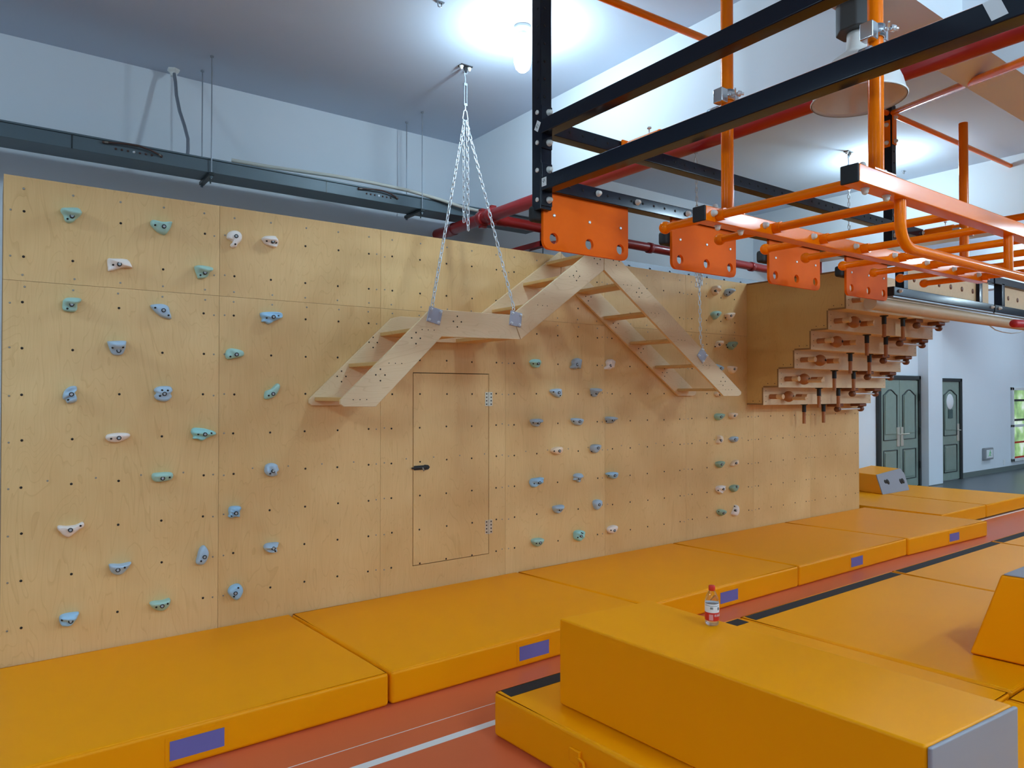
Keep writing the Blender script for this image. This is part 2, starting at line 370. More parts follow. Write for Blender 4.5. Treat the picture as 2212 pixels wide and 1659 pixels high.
for x in (-2.1,3.06,8.24,13.4,18.6):  # unseen lamps; the rightmost column is added to brighten the far right walls
    for y in (-1.2,-6.4,-10.2):
        if y==-1.2 and x in (3.06,8.24): continue
        ld=bpy.data.lights.new('unseen_hall_light','POINT'); ld.energy=LAMP_WATT*{-1.2:.5,-6.4:.75,-10.2:.7}[y]; ld.color=LAMP_RGB; ld.shadow_soft_size=.16
        lo=bpy.data.objects.new('unseen_hall_light',ld); COL.objects.link(lo); lo.location=(x-(.9 if x<0 else 0),y,CEIL-.25)
# ------------------------------------------------------------------ cable tray above the wall
TB,TT=3.555,3.655
tr=thing('cable_tray','long grey green steel cable trunking hung under the ceiling above the plywood wall','cable tray',(2,.92,TB))
part('channel',MB().box(-4,4.7,.79,1.06,TB,TT),'tray_grey',tr,bevel=.004)
part('lid',MB().box(-4,4.7,.782,1.068,TT,TT+.014),'tray_grey',tr,bevel=.003)
for x in (-2.6,-.55,.4,2.3,4.0): part('cover_joint',MB().box(x,x+.006,.787,.79,TB,TT),'door_dark',tr)
def tray_screws(xc,nm):
    z=TB+.062
    for k in range(7):
        if k==3: inst('screw_head',ME_SCREW,tr,(xc-.12+.04*k,.79,z-.008),(0,-1,0))
        else: part('screw_cap',MB().sphere((xc-.12+.04*k,.789,z-.008),.0085,10),'hose_brown',tr)
    pts=[(xc-.20,.78,z+.022),(xc-.17,.772,z+.024),(xc-.08,.76,z+.032),(xc+.02,.757,z+.036),(xc+.11,.765,z+.022),(xc+.165,.775,z+.004),(xc+.185,.785,z-.004)]
    h=part('ground_strap',MB().tube(pts,.0075,8),'hose_brown',tr)
    for p,q in ((pts[0],pts[1]),(pts[-1],pts[-2])):
        part('strap_lug',MB().tube([p,q],.008,8),'screw',h); part('strap_nut',MB().sphere(p,.011,8),'hose_brown',h)
tray_screws(.80,'a'); tray_screws(2.80,'b')
for xr in (1.345,3.24):
    t=thing('trapeze_hanger','threaded rod trapeze hanger under the cable trunking '+('near the flexible conduit' if xr<2 else 'beside the chain hanger'),'hanger',(xr,.92,3.5),'trunking hangers')
    for y in (.77,1.085):
        part('rod',MB().cyl((xr,y,3.50 if y<1 else 3.55),(xr,y,CEIL),.005,8),'galv',t)
        part('ceiling_anchor',MB().cyl((xr,y,CEIL-.012),(xr,y,CEIL),.014,10),'galv',t)
        part('nut',MB().cyl((xr,y,3.508),(xr,y,3.522),.011,6),'tray_grey',t)
    part('cross_bar',MB().box(xr-.02,xr+.02,.755,1.10,3.524,3.552),'door_dark',t,bevel=.004)
    part('rod_tail',MB().cyl((xr,.80,3.47),(xr,.80,3.524),.006,8),'door_dark',t)
t=thing('flexible_conduit','grey flexible conduit hanging from ceiling box down into the cable trunking','conduit',(1.2,.95,TT))
c0=at(375,150,Z=CEIL)
pt=[c0]+[at(x,y,Y=yy) for x,y,yy in ((379,178,1.16),(381,205,1.13),(388,240,1.08),(398,270,1.02),(406,300,.97),(406,322,.95),(405,336,.94))]
part('hose',MB().tube(pt,.0135,10),'galv',t)
part('ceiling_box',MB().lathe([(0,0),(.05,0),(.05,-.012),(.03,-.03),(.024,-.06),(0,-.06)],c0,6,smooth=False),'lamp_white',t)
wp=[at(x,y,Y=yy) for x,y,yy in ((500,346,1.15),(580,360,1.1),(650,370,1.0),(720,380,.9),(800,394,.84),(880,411,.8),(950,431,.76),(1000,448,.74),(1045,458,.74))]
solo('white_conduit',MB().tube(wp,.016,10),'pvc_white','off white plastic conduit lying along the top of the cable trunking','conduit')
# ------------------------------------------------------------------ red sprinkler pipes
RX,RZ,RR=3.724,3.466,.057
t=thing('sprinkler_pipe','thick red sprinkler main running from back wall along the ceiling beam','pipe',(RX,-2,RZ))
part('pipe',MB().cyl((RX,YW,RZ),(RX,-9,RZ),RR,24),'red_pipe',t)
part('pipe_stub',MB().lathe([(RR+.006,0),(RR+.006,.12),(RR,.121)],(RX,.97,RZ),20,axis=(0,1,0)),'red_pipe',t)
for y in (.46,.30):
    part('coupling',MB().lathe([(RR,-.035),(RR+.017,-.035),(RR+.02,-.02),(RR+.02,.02),(RR+.017,.035),(RR,.035)],(RX,y,RZ),24,axis=(0,1,0)),'red_pipe',t)
    for a in (-1,1): part('coupling_bolt',MB().box(RX-.03,RX+.03,y-.03,y+.03,RZ+a*(RR+.022)-.012,RZ+a*(RR+.022)+.012),'red_pipe',t,bevel=.004)
part('tee',MB().cyl((RX,.39,RZ),(RX+.22,.39,RZ),RR+.006,20),'red_pipe',t)
t=thing('branch_pipe','red branch pipe running level behind the orange plates above the plywood wall','pipe',(6.5,.39,3.43))
part('pipe',MB().cyl((RX+.2,.39,RZ-.006),(13,.39,3.40),.05,24),'red_pipe',t)
for x in (4.6,5.95,7.85): part('coupling',MB().lathe([(.05,-.03),(.06,-.03),(.06,.03),(.05,.03)],(x,.39,RZ-.006-(x-RX)*.007),20,axis=(1,0,0)),'red_pipe',t)
t=thing('pipe_bracket','red steel angle bracket holding the branch pipe to the back wall','bracket',(4.45,.8,3.3))
part('upright',MB().box(4.42,4.48,.40,.46,3.28,3.72),'red_pipe',t); part('arm',MB().box(4.42,4.50,.40,YW,3.29,3.345),'red_pipe',t); part('brace',MB().beam((4.45,.45,3.3),(4.85,.45,3.40),.03,.05),'red_pipe',t)
solo('riser_pipe',MB().cyl((9.49,.4,3.05),(9.49,.4,CEIL),.022,12),'red_pipe','thin dark red vertical riser pipe behind the stepped plywood box','pipe')
# slim white rail under the branch pipe
t=thing('cable_ladder','slim pale metal cable ladder under the red branch pipe','cable ladder',(8,.6,3.2))
for y in (.5,.72): part('rail',MB().box(4.5,13,y,y+.02,3.22,3.29),'galv',t)
for k in range(24): part('rung',MB().box(4.7+k*.34,4.73+k*.34,.5,.74,3.23,3.245),'galv',t)
# ------------------------------------------------------------------ plywood climbing wall
PW=1.22; ZS=2.477; ZT=3.103; TK=.021
cw=thing('climbing_wall','large plywood climbing wall drilled with a grid of bolt holes','climbing wall',(4.88,.1,0))
HX0,HX1,HZ0,HZ1=2.735,3.477,.398,1.966
panels=[]
for i in range(8):
    x0,x1=PW*i+.001,PW*(i+1)-.001
    if i==2:
        mb=MB()
        mb.box(x0,HX0-.006,0,TK,0,ZS-.001).box(HX1+.006,x1,0,TK,0,ZS-.001).box(HX0-.006,HX1+.006,0,TK,0,HZ0-.006).box(HX0-.006,HX1+.006,0,TK,HZ1+.006,ZS-.001)
        part('panel',mb,'ply',cw)
        part('gap_shade_sheet',MB().box(HX0-.1,HX1+.1,.05,.06,HZ0-.1,HZ1+.1),'dark_gap',cw)  # dark sheet added behind the hatch, its colour gives the gap its shade
    else: part('panel',MB().box(x0,x1,0,TK,0,ZS-.001),'ply',cw)
    part('panel',MB().box(x0,x1,0,TK,ZS+.001,ZT),'ply',cw)
for x in (.02,2.42,4.86,7.3,9.72): part('stud',MB().box(x-.02,x+.02,TK,.45,0,ZT-.02),'ply_edge',cw)
ht=part('hatch',MB().box(HX0,HX1,-.0005,TK,HZ0,HZ1),'ply',cw)
for z in (1.75,.63):
    h=part('hinge',MB().box(HX1-.036,HX1+.04,-.004,0,z-.06,z+.06).cyl((HX1+.002,-.006,z-.062),(HX1+.002,-.006,z+.062),.007,10),'brass_steel',ht)
    for dx in (-.022,.026):
        for dz in (-.045,-.015,.015,.045): inst('screw_head',ME_HHOLE,h,(HX1+dx,-.005,z+dz),(0,-1,0))
lb=part('slide_bolt',MB().box(HX0+.004,HX0+.10,-.008,0,1.172,1.208),'black_plastic',ht,bevel=.002)
part('bolt_rod',MB().cyl((HX0-.02,-.014,1.19),(HX0+.115,-.014,1.19),.008,10),'black_plastic',lb)
part('bolt_tip',MB().prism([(HX0+.10,1.168),(HX0+.135,1.172),(HX0+.15,1.19),(HX0+.135,1.208),(HX0+.10,1.212)],-.009,0),'black_plastic',lb)
part('bolt_knob',MB().tube([(HX0+.075,-.02,1.19),(HX0+.078,-.03,1.175),(HX0+.085,-.022,1.165)],.006,6),'screw',lb)
# drilled holes and screws, too small to pick apart singly
COLS=(.10,.355,.61,.865,1.12); ROWS=(3.033,2.898,2.623,2.349,2.073,1.796,1.519,1.241,.962,.684,.406)
holes=MB(); scr=MB()
def disc(mb,x,z,r,y,n=8,depth=.0):
    mb.lathe([(r,0),(r,.0012),(r*.6,.0018),(r*.3,.0012),(0,.001)],(x,y,z),n,axis=(0,-1,0))
for i in range(8):
    for k,c in enumerate(COLS):
        x=PW*i+c
        for r,z in enumerate(ROWS):
            jx,jz=random.uniform(-.004,.004),random.uniform(-.003,.003)
            if r==0: disc(scr,x+jx,z+jz,.007,-.0005)
            else:
                mb=holes; mb.lathe([(.0078,0),(.0078,.0011),(0,.0013)],(x+jx,-.0002,z+jz),9,axis=(0,-1,0))
        for z in (ZS-.035,ZS+.035): disc(scr,x+random.uniform(-.01,.01),z,.0065,-.0005)
    for xs in (.035,PW-.035):
        for z in ROWS[1:]: disc(scr,PW*i+xs,z+random.uniform(-.01,.01),.006,-.0005)
    for k in range(4): disc(scr,PW*i+.23+.255*k,1.27,.006,-.0005)
part('bolt_holes',holes,'hole',cw,kind='stuff'); part('screw_heads',scr,'screw',cw,kind='stuff')
# ------------------------------------------------------------------ climbing holds
CR={'A':(0,350,2.989),'B':(0,850,2.989),'C':(1100,750,3.687),'D':(1440,580,8.294)}
def px(c,x,y): o=CR[c]; return (x/o[2]+o[0], y/o[2]+o[1])
def nums(s): a=[float(k) for k in s.replace(';',' ').replace(',',' ').split()]; return list(zip(a[::2],a[1::2]))
def smooth_loop(P,sub=3):
    n=len(P); out=[]
    for i in range(n):
        p0,p1,p2,p3=P[i-1],P[i],P[(i+1)%n],P[(i+2)%n]
        for k in range(sub):
            t=k/sub; out.append(tuple(.5*((2*p1[j])+(-p0[j]+p2[j])*t+(2*p0[j]-5*p1[j]+4*p2[j]-p3[j])*t*t+(-p0[j]+3*p1[j]-3*p2[j]+p3[j])*t**3) for j in (0,1)))
    return out
PROF=[(1.0,0),(1.0,.30),(.965,.58),(.87,.80),(.70,.93),(.47,.985),(.22,1.0)]
def hold(cr,col,label,poly,bolts,dep=.05,ridge=0,rk=2.5,ra=1.2,lip=.25):
    P=[]
    for x,y in nums(poly):
        q=at(*px(cr,x,y),Y=-.012); P.append((q.x,q.z))
    P=smooth_loop(P); n=len(P); cx=sum(p[0] for p in P)/n; cz=sum(p[1] for p in P)/n
    z0=min(p[1] for p in P); z1=max(p[1] for p in P); sx=max(abs(p[0]-cx) for p in P); sz=max(abs(p[1]-cz) for p in P)
    def hmul(x,z):
        u=((x-cx)*math.cos(ra)+(z-cz)*math.sin(ra))/max(sx,sz)
        return (1-lip+2*lip*((z-z0)/(z1-z0)))*(1+ridge*math.sin(rk*math.pi*u+.6))
    vs=[];fs=[]
    for s,h in PROF:
        for x,z in P:
            X,Z=cx+(x-cx)*s,cz+(z-cz)*s; vs.append((X,-dep*h*(hmul(X,Z) if h>.5 else 1-lip+.5*lip),Z))
    vs.append((cx,-dep*hmul(cx,cz),cz))
    for r in range(len(PROF)-1):
        for k in range(n): l=(k+1)%n; fs.append((r*n+k,r*n+l,(r+1)*n+l,(r+1)*n+k))
    b=(len(PROF)-1)*n
    for k in range(n): fs.append((b+k,b+(k+1)%n,len(vs)-1))
    t=thing('climbing_hold',label,'climbing hold',(cx,0,z0),'climbing holds on the plywood wall')
    mb=MB().add(vs,fs,True); part('hold_body',mb,col,t)
    def hgt(x,z):
        dx,dz=x-cx,z-cz; best=9
        for k in range(n):
            ax,az=P[k][0]-cx,P[k][1]-cz; bx,bz=P[(k+1)%n][0]-cx,P[(k+1)%n][1]-cz
            den=(bx-ax)*dz-(bz-az)*dx
            if abs(den)<1e-12: continue
            sg=(ax*dz-az*dx)/-den; tt=(ax*(bz-az)-az*(bx-ax))/-den if False else None
            u=-(ax*dz-az*dx)/((bx-ax)*dz-(bz-az)*dx)
            if -1e-6<=u<=1+1e-6:
                qx,qz=ax+u*(bx-ax),az+u*(bz-az)
                if qx*dx+qz*dz>0: best=min(best,math.hypot(dx,dz)/max(1e-6,math.hypot(qx,qz)))
        s=min(best if best<9 else 0,1); 
        for (s0,h0),(s1,h1) in zip(PROF,PROF[1:]):
            if s1<=s<=s0: return dep*(h1+(h0-h1)*(s-s1)/max(1e-6,s0-s1))*hmul(x,z)
        return dep*hmul(x,z)
    for k,(x,y) in enumerate(nums(bolts)):
        q=at(*px(cr,x,y),Y=-dep*.9); h=hgt(q.x,q.z)
        inst('bolt' if k==0 else 'screw_hole',ME_HBOLT if k==0 else ME_HHOLE,t,(q.x,-h-.004,q.z),(0,-1,0))
H=[
('A','mint','mint hold with a flared ledge top, highest on the far left of the wall','392,305 420,298 500,300 528,325 520,345 495,365 470,388 440,392 418,375 410,345 395,325','466,348 437,365',.06,.22,2,1.4,.3),
('A','mint','mint dish shaped hold with a concave top edge, top row','975,380 990,377 1040,390 1103,388 1107,405 1095,435 1070,468 1050,468 1015,450 985,420 972,400','1057,418 1002,407',.055,.1,2,.6,.2),
('A','white_hold','white hold curled like a question mark near the wall top','1465,480 1475,455 1505,443 1540,450 1560,475 1555,510 1530,535 1522,552 1500,553 1488,535 1505,515 1490,505 1470,495','1524,480 1519,531',.045,0,1,0,.05),
('A','white_hold','white mouth shaped hold with a horizontal groove near the wall top','1691,492 1715,478 1770,478 1785,490 1796,530 1780,552 1760,550 1715,530 1698,510','1762,513 1723,509 1785,520',.05,.28,2.2,1.57,.1),
('A','white_hold','white slanted wedge hold with a pointed right end, upper left','694,628 720,626 820,630 852,678 845,684 790,683 707,706 697,680','770,661 731,663',.05,.2,2,1.2,.2),
('A','mint','mint ledge hold touching the first vertical panel seam','1259,672 1300,669 1365,682 1372,700 1350,715 1340,740 1310,752 1282,752 1270,725 1260,695','1324,714 1297,729',.06,.22,2,1.4,.3),
('A','mint','mint hook shaped hold with a flat ledge below the horizontal seam, far left','405,910 410,890 435,877 500,878 526,888 518,905 498,920 498,950 480,968 430,965 405,950','463,920 436,945',.06,.2,1.6,1.5,.3),
('A','pale_blue','pale blue leaf shaped hold drooping to the lower right','971,928 1000,918 1050,918 1085,935 1095,970 1106,1010 1085,1013 1040,998 1000,965','1055,958 1002,941 1088,990',.05,0,1,0,.1),
('A','sky_blue','bright blue ribbed fish tail hold right of the first panel seam','1682,990 1692,970 1800,970 1825,995 1810,1010 1765,1030 1735,1047 1712,1035 1690,1030 1694,1010','1762,1001 1722,1006 1797,994',.05,.2,4,1.45,.15),
('A','pale_blue','pale blue mushroom shaped hold with a straight ledge top','694,1165 705,1157 805,1154 812,1170 808,1190 805,1215 790,1240 760,1249 725,1238 708,1205','769,1218 727,1199 793,1197',.06,.22,1.6,1.57,.35),
('A','mint','mint bean shaped hold left of the zigzag stair','1458,1230 1470,1210 1500,1203 1560,1218 1573,1240 1560,1257 1500,1270 1470,1273 1457,1255','1526,1243 1487,1256',.05,.08,3,.8,.1),
('A','pale_blue','pale blue hold with diagonal flame ribs, far left at mid height','405,1525 415,1480 450,1450 490,1447 497,1470 482,1485 496,1520 490,1548 440,1560 425,1540','460,1500 441,1536',.05,.22,3,2.0,.1),
('A','pale_blue','pale blue skull like hold with two round dents','995,1475 1010,1455 1050,1446 1100,1450 1112,1475 1098,1495 1108,1515 1085,1540 1050,1547 1010,1533 997,1510 1010,1493','1061,1497 1033,1510 1045,1473 1082,1475',.055,.1,2,1.57,.1),
('A','mint','mint banana shaped hold beside the lower end of the zigzag stair','1707,1510 1715,1480 1750,1465 1785,1432 1802,1435 1805,1455 1790,1490 1770,1515 1730,1532 1710,1528','1763,1497 1735,1508',.045,0,1,0,.1),
('B','white_hold','white flat oval hold at mid height on the left panels','682,280 700,263 760,254 825,256 840,272 815,295 760,315 710,312 688,298','767,287 717,292',.05,.12,1.8,1.57,.1),
('B','teal','turquoise ribbed fin hold pointing right across the panel seam','1234,250 1250,222 1310,224 1345,232 1385,245 1392,262 1360,278 1330,290 1300,305 1275,295 1246,292 1250,275','1321,263 1278,263 1363,256',.05,.22,4,1.45,.15),
('B','mint','mint capsule shaped hold lying level on the left panels','980,540 985,520 1010,512 1095,508 1115,520 1112,545 1090,560 1020,571 990,562','1050,548 1095,541',.055,.06,3,1.5,.15),
('B','pale_blue','pale blue lumpy round hold below the lower end of the zigzag stair','1710,490 1718,462 1750,449 1780,455 1790,475 1797,495 1780,510 1785,525 1760,537 1730,530 1712,510','1763,500 1743,517',.055,.16,2.4,.5,.15),
('B','sky_blue','blue square hold with a pitted rocky top','1476,760 1482,735 1510,727 1553,730 1545,760 1547,795 1520,797 1490,803 1474,795 1480,780','1522,772 1498,791',.05,.14,5,1.2,.25),
('B','white_hold','white bird shaped hold with a raised right wing, lower left','370,862 385,852 430,856 490,848 530,830 543,838 540,858 500,885 460,920 435,928 405,912 390,895 375,882','454,880 520,854',.05,.12,2,.6,.2),
('B','pale_blue','pale blue upright kidney shaped hold near the panel seam, lower left','1267,1080 1275,1050 1285,1010 1305,985 1325,985 1345,1020 1340,1060 1320,1095 1295,1107 1270,1100','1320,1055 1298,1082',.05,0,1,0,.1),
('B','pale_blue','pale blue half moon hold with a pointed right tip, lower left','704,1105 730,1100 780,1100 840,1088 843,1095 820,1130 790,1162 755,1172 720,1155 708,1130','760,1138 803,1121',.055,.05,2,1.5,.25),
('B','pale_blue','pale blue clam shaped hold with two lips above the mats','1705,985 1725,968 1790,960 1796,968 1783,990 1787,1018 1760,1030 1725,1022 1707,1002','1762,999 1778,1018',.05,.22,3,1.5,.2),
('B','sky_blue','blue egg shaped hold with three holes just above the mat seam','1472,1282 1485,1250 1515,1232 1545,1230 1563,1250 1566,1280 1545,1320 1520,1333 1490,1310','1519,1289 1537,1254 1511,1311',.05,0,1,0,.1),
('B','mint','mint bowl shaped hold lowest among the mint ones','966,1358 985,1342 1050,1335 1090,1322 1098,1330 1090,1365 1065,1395 1030,1402 990,1388','1045,1370 1008,1378 1080,1354',.055,.06,2,1.5,.25),
('B','sky_blue','blue shell hold with a carved fold, lowest on the wall','382,1462 390,1435 430,1420 500,1411 508,1420 490,1455 465,1490 430,1503 395,1495','456,1469 400,1461',.055,.16,2.4,1.3,.25),
('C','teal','turquoise split pebble hold right of the hatch top','165,115 185,98 235,97 241,120 238,155 215,163 190,158 170,130','227,130 194,131',.05,.2,2,1.57,.1),
('C','grey_blue','grey blue squid shaped hold','500,120 510,98 540,87 568,100 565,130 560,160 562,172 550,172 540,165 525,176 510,170 492,170 490,155 503,140','541,138',.05,.12,4,.3,.15),
('C','white_hold','white squid shaped hold','772,120 785,100 810,95 834,112 830,140 825,168 812,165 795,182 782,178 765,178 761,160 780,145','808,146',.05,.12,4,.3,.15),
('C','pale_blue','pale blue pointed hold below the turquoise pebble, middle panels','327,345 345,335 400,330 408,350 411,385 395,402 365,390 335,365','393,362 354,356 406,385',.05,0,1,0,.15),
('C','grey_blue','grey hold with a shelf top below the squid holds','650,330 680,326 718,330 720,345 700,360 695,385 675,397 658,385 652,355','698,366 677,380',.055,.2,2,1.57,.3),
('C','grey_blue','grey hold with stacked ledges level with the upper hatch hinge, left column','170,580 200,572 250,572 252,590 235,605 240,620 220,632 195,628 178,608','229,602 197,602',.055,.22,2.6,1.57,.25),
('C','pale_blue','pale blue beak hold between two grey ledge holds','494,570 540,565 575,572 580,590 570,618 540,622 510,605','557,592 520,590',.05,.06,2,1.5,.2),
('C','grey_blue','grey ledge hold right of the pale blue beak hold','768,560 790,552 842,558 843,572 828,590 825,603 800,606 780,603 772,580','821,580 795,590',.055,.2,2,1.57,.3),
('C','cream_hold','cream teardrop hold pointing left on the middle panels','333,828 345,805 385,793 412,795 419,815 410,840 382,856 350,845','398,826 360,828',.05,0,1,0,.1),
('C','grey_blue','grey rounded fang hold right of the cream teardrop','648,800 660,778 690,773 718,778 715,805 700,830 680,843 655,830','704,802 676,832',.055,0,1,0,.15),
('C','sky_blue','blue ribbed wing hold right of the hatch','165,1072 180,1048 225,1040 263,1037 265,1065 245,1090 215,1108 185,1116 170,1095','234,1077 203,1087',.05,.22,3,1.3,.2),
('C','pale_blue','pale blue tooth shaped hold with two roots','513,1025 530,1008 570,1005 577,1025 560,1035 562,1065 548,1076 535,1062 513,1058 520,1040','556,1045',.05,.18,2,1.5,.2),
('C','sky_blue','blue lemon shaped hold pointing left on the middle panels','770,1008 800,997 850,995 856,1015 850,1040 820,1048 790,1030','836,1021 800,1023',.05,.06,2,1.5,.15),
('C','pale_blue','pale blue folded hold below the tooth shaped one','347,1275 370,1262 425,1255 420,1275 415,1305 385,1323 360,1310','404,1294',.05,.22,2.2,1.5,.2),
('C','pale_blue','pale blue drop shaped hold pointing down','668,1245 675,1222 700,1213 725,1218 730,1245 715,1280 695,1295 680,1280','714,1254',.05,0,1,0,.15),
('C','white_hold','white rounded hold lowest in its column above the mats','782,1450 795,1430 830,1418 852,1422 850,1450 835,1475 812,1485 790,1475','836,1460 810,1458',.05,0,1,0,.15),
('C','mint','mint cup shaped hold just above the mats right of the hatch','178,1545 195,1525 258,1520 260,1540 250,1570 222,1588 195,1575','243,1557 215,1562',.055,.05,2,1.5,.25),
('C','teal','turquoise hold pierced with several dents above the mats','516,1498 520,1470 545,1458 585,1460 593,1480 590,1515 565,1540 545,1542 520,1525','569,1503 573,1478 545,1515 582,1482',.05,.1,3,1,.15),
('C','green','green hold directly below the foot of the descending ladder','1637,545 1655,528 1700,530 1703,545 1680,575 1662,582 1645,570','1684,553',.055,.06,2,1,.2),
('C','cream_hold','cream triangular hold under the left edge of the stepped box','1752,530 1765,523 1803,525 1800,550 1778,570 1758,560','1792,545',.055,0,1,0,.2),
('C','cream_hold','cream crescent hold second below the descending ladder','1652,750 1665,730 1662,705 1685,705 1694,740 1680,765 1658,768','1685,743',.05,0,1,0,.1),
('C','grey_blue','grey round hold second below the stepped box','1757,735 1770,715 1800,710 1810,725 1803,750 1780,757','1796,733',.055,0,1,0,.15),
('C','green','green pointed hold third below the descending ladder','1645,925 1660,912 1698,907 1700,930 1680,960 1655,950','1688,933',.055,0,1,0,.2),
('C','cream_hold','cream slanted hold third below the stepped box','1765,940 1780,910 1812,896 1816,915 1808,940 1775,948','1805,923',.05,.1,2,1,.15),
('C','white_hold','white claw shaped hold fourth below the descending ladder','1650,1140 1655,1110 1700,1100 1711,1110 1705,1140 1690,1165 1670,1160','1697,1128 1672,1142',.05,.2,3,1.2,.15),
('C','green','green shield hold fourth below the stepped box','1755,1120 1770,1102 1808,1095 1813,1110 1805,1140 1785,1153 1765,1140','1806,1112',.055,0,1,0,.2),
('C','green','green hold lowest in the left of the two narrow right columns','1657,1310 1668,1293 1700,1292 1720,1308 1705,1330 1687,1341 1668,1332','1704,1320 1680,1312',.055,.06,2,1,.2),
('C','white_hold','white tall crescent hold lowest in the right narrow column','1773,1330 1785,1295 1800,1258 1815,1265 1821,1300 1812,1335 1795,1345','1806,1302 1812,1270',.05,0,1,0,.1),
('D','cream_hold','cream stubby hold highest left of the stepped box','815,370 840,320 880,308 915,325 925,400 890,450 870,480 830,440','897,397',.07,.12,2,1.3,.2),
('D','grey_blue','grey hooked hold highest beside the stepped box corner','1040,440 1060,385 1110,360 1175,370 1180,400 1150,420 1130,470 1090,500 1050,485','1138,420 1110,462',.065,.18,1.6,1.3,.3),
('D','mint','pale mint hold second from the top left of the stepped box','795,830 820,785 880,762 930,785 930,830 890,880 860,915 840,890','908,820',.065,0,1,0,.2),
('D','cream_hold','cream heart shaped hold on the shadow edge beside the stepped box','1047,825 1090,803 1160,790 1187,810 1175,850 1150,900 1100,920 1060,890','1147,846 1105,880',.06,0,1,0,.2),
('D','cream_hold','cream hooked hold beside the lower hanging chain','875,1400 890,1330 920,1298 980,1293 985,1320 960,1370 930,1410 885,1418','955,1362 918,1396',.06,.1,2,1.3,.2),
('D','green','green knobbly hold third from the top beside the stepped box','1092,1400 1110,1335 1160,1312 1220,1315 1225,1370 1190,1420 1155,1460 1110,1430','1195,1380 1142,1410 1120,1365',.06,.16,3,.9,.15),
('C','sky_blue','blue hold half hidden behind the descending ladder','1628,135 1660,142 1695,160 1695,180 1680,188 1655,175','1684,168',.055,0,1,0,.15),
('C','cream_hold','cream shield hold right of the descending ladder','1742,155 1765,150 1798,155 1800,180 1785,205 1768,212 1750,190','1790,174',.055,0,1,0,.15),
('C','cream_hold','cream hold mostly hidden behind the foot of the descending ladder','1640,362 1668,358 1690,370 1685,388 1662,394 1644,384','1676,376',.05,0,1,0,.15),
]
for h in H: hold(*h)
# ------------------------------------------------------------------ hanging zigzag stair
YF=-.62
st=thing('hanging_stair','pale plywood zigzag stair ladder hung from chains in front of the wall','stair',(4,-.32,1.71))
S1=[(1.872,1.711),(2.106,1.708),(2.635,2.221),(3.364,2.232),(3.278,2.423),(2.60,2.42),(2.523,2.40),(1.85,1.757),(1.85,1.728)]
S2=[(3.369,2.233),(4.280,2.882),(4.288,3.145),(3.283,2.425)]
S3=[(4.284,2.882),(5.943,1.771),(6.184,1.77),(6.225,1.784),(6.236,1.814),(4.535,2.957),(4.292,3.125)]
for y0,y1 in ((YF,YF+.03),(-.034,-.004)):
    for S in (S1,S2,S3):
        part('stringer',MB().prism(S,y0,y1),'ply_light',st,bevel=.003,seg=1)
TR=[(1.888,1.773),(2.156,2.028),(2.42,2.279),(3.489,2.535),(3.832,2.80),(4.10,3.02),(4.47,2.79),(4.83,2.56),(5.20,2.325),(5.57,2.09),(5.92,1.85)]
for k,(x,z) in enumerate(TR):
    part('tread',MB().box(x,x+.2,YF+.03,-.034,z-.028,z),'ply_tread',st,bevel=.003,seg=1)
for x in (2.64,3.12): part('platform_board',MB().box(x,x+.2,YF+.03,-.034,2.232,2.26),'ply_tread',st)
hb=MB()
def dots(mb,pts,y,r=.006): 
    for x,z in pts: mb.lathe([(r,0),(r,.0008),(0,.001)],(x,y,z),8,axis=(0,-1,0))
for cx,cz in ((2.14,1.93),(2.42,2.20),(2.77,2.34),(3.96,2.80),(4.2,2.97),(4.43,2.98),(4.72,2.72),(5.93,1.92)):
    dots(hb,[(cx-.035,cz),(cx+.035,cz),(cx,cz+.04),(cx,cz-.04)],YF-.0002)
for cx,cz in ((2.1,1.93),(2.36,2.2),(5.0,2.5),(5.36,2.26),(5.72,2.02),(4.63,2.74)): dots(hb,[(cx-.035,cz),(cx+.035,cz),(cx,cz+.04),(cx,cz-.04)],-.0342)
for x,z in TR: dots(hb,[(x+.05,z-.014),(x+.1,z-.014),(x+.15,z-.014)],YF-.0002,.0038)
part('drill_holes',hb,'hole',st,kind='stuff')
def plate(cx,cz,rot,nm):
    c,s=math.cos(rot),math.sin(rot); R=lambda a,b:(cx+a*c-b*s,cz+a*s+b*c); h=.058
    p=part('chain_plate',MB().prism([R(-h,-h),R(h,-h),R(h,h),R(-h,h)],YF-.008,YF),'zinc_plate',st,bevel=.004)
    for a in (-.04,.04):
        for b in (-.04,.04):
            x,z=R(a,b); part('plate_bolt',MB().lathe([(.012,0),(.012,.005),(.006,.006),(.006,.018),(0,.018)],(x,YF-.008,z),8,axis=(0,-1,0),smooth=False),'steel',p)
    q=R(-h*.6,h) if abs(rot)<.6 else R(h,h)
    part('eye_bolt',MB().tube([(q[0]+.012*math.cos(t),YF-.01,q[1]+.014+.014*math.sin(t)) for t in [k*math.pi/5 for k in range(10)]],.004,6,closed=True),'steel',p)
    return q
q1=plate(2.572,2.372,-.22,'a'); q2=plate(3.312,2.392,-.14,'b'); q3=plate(5.604,2.173,.82,'c')
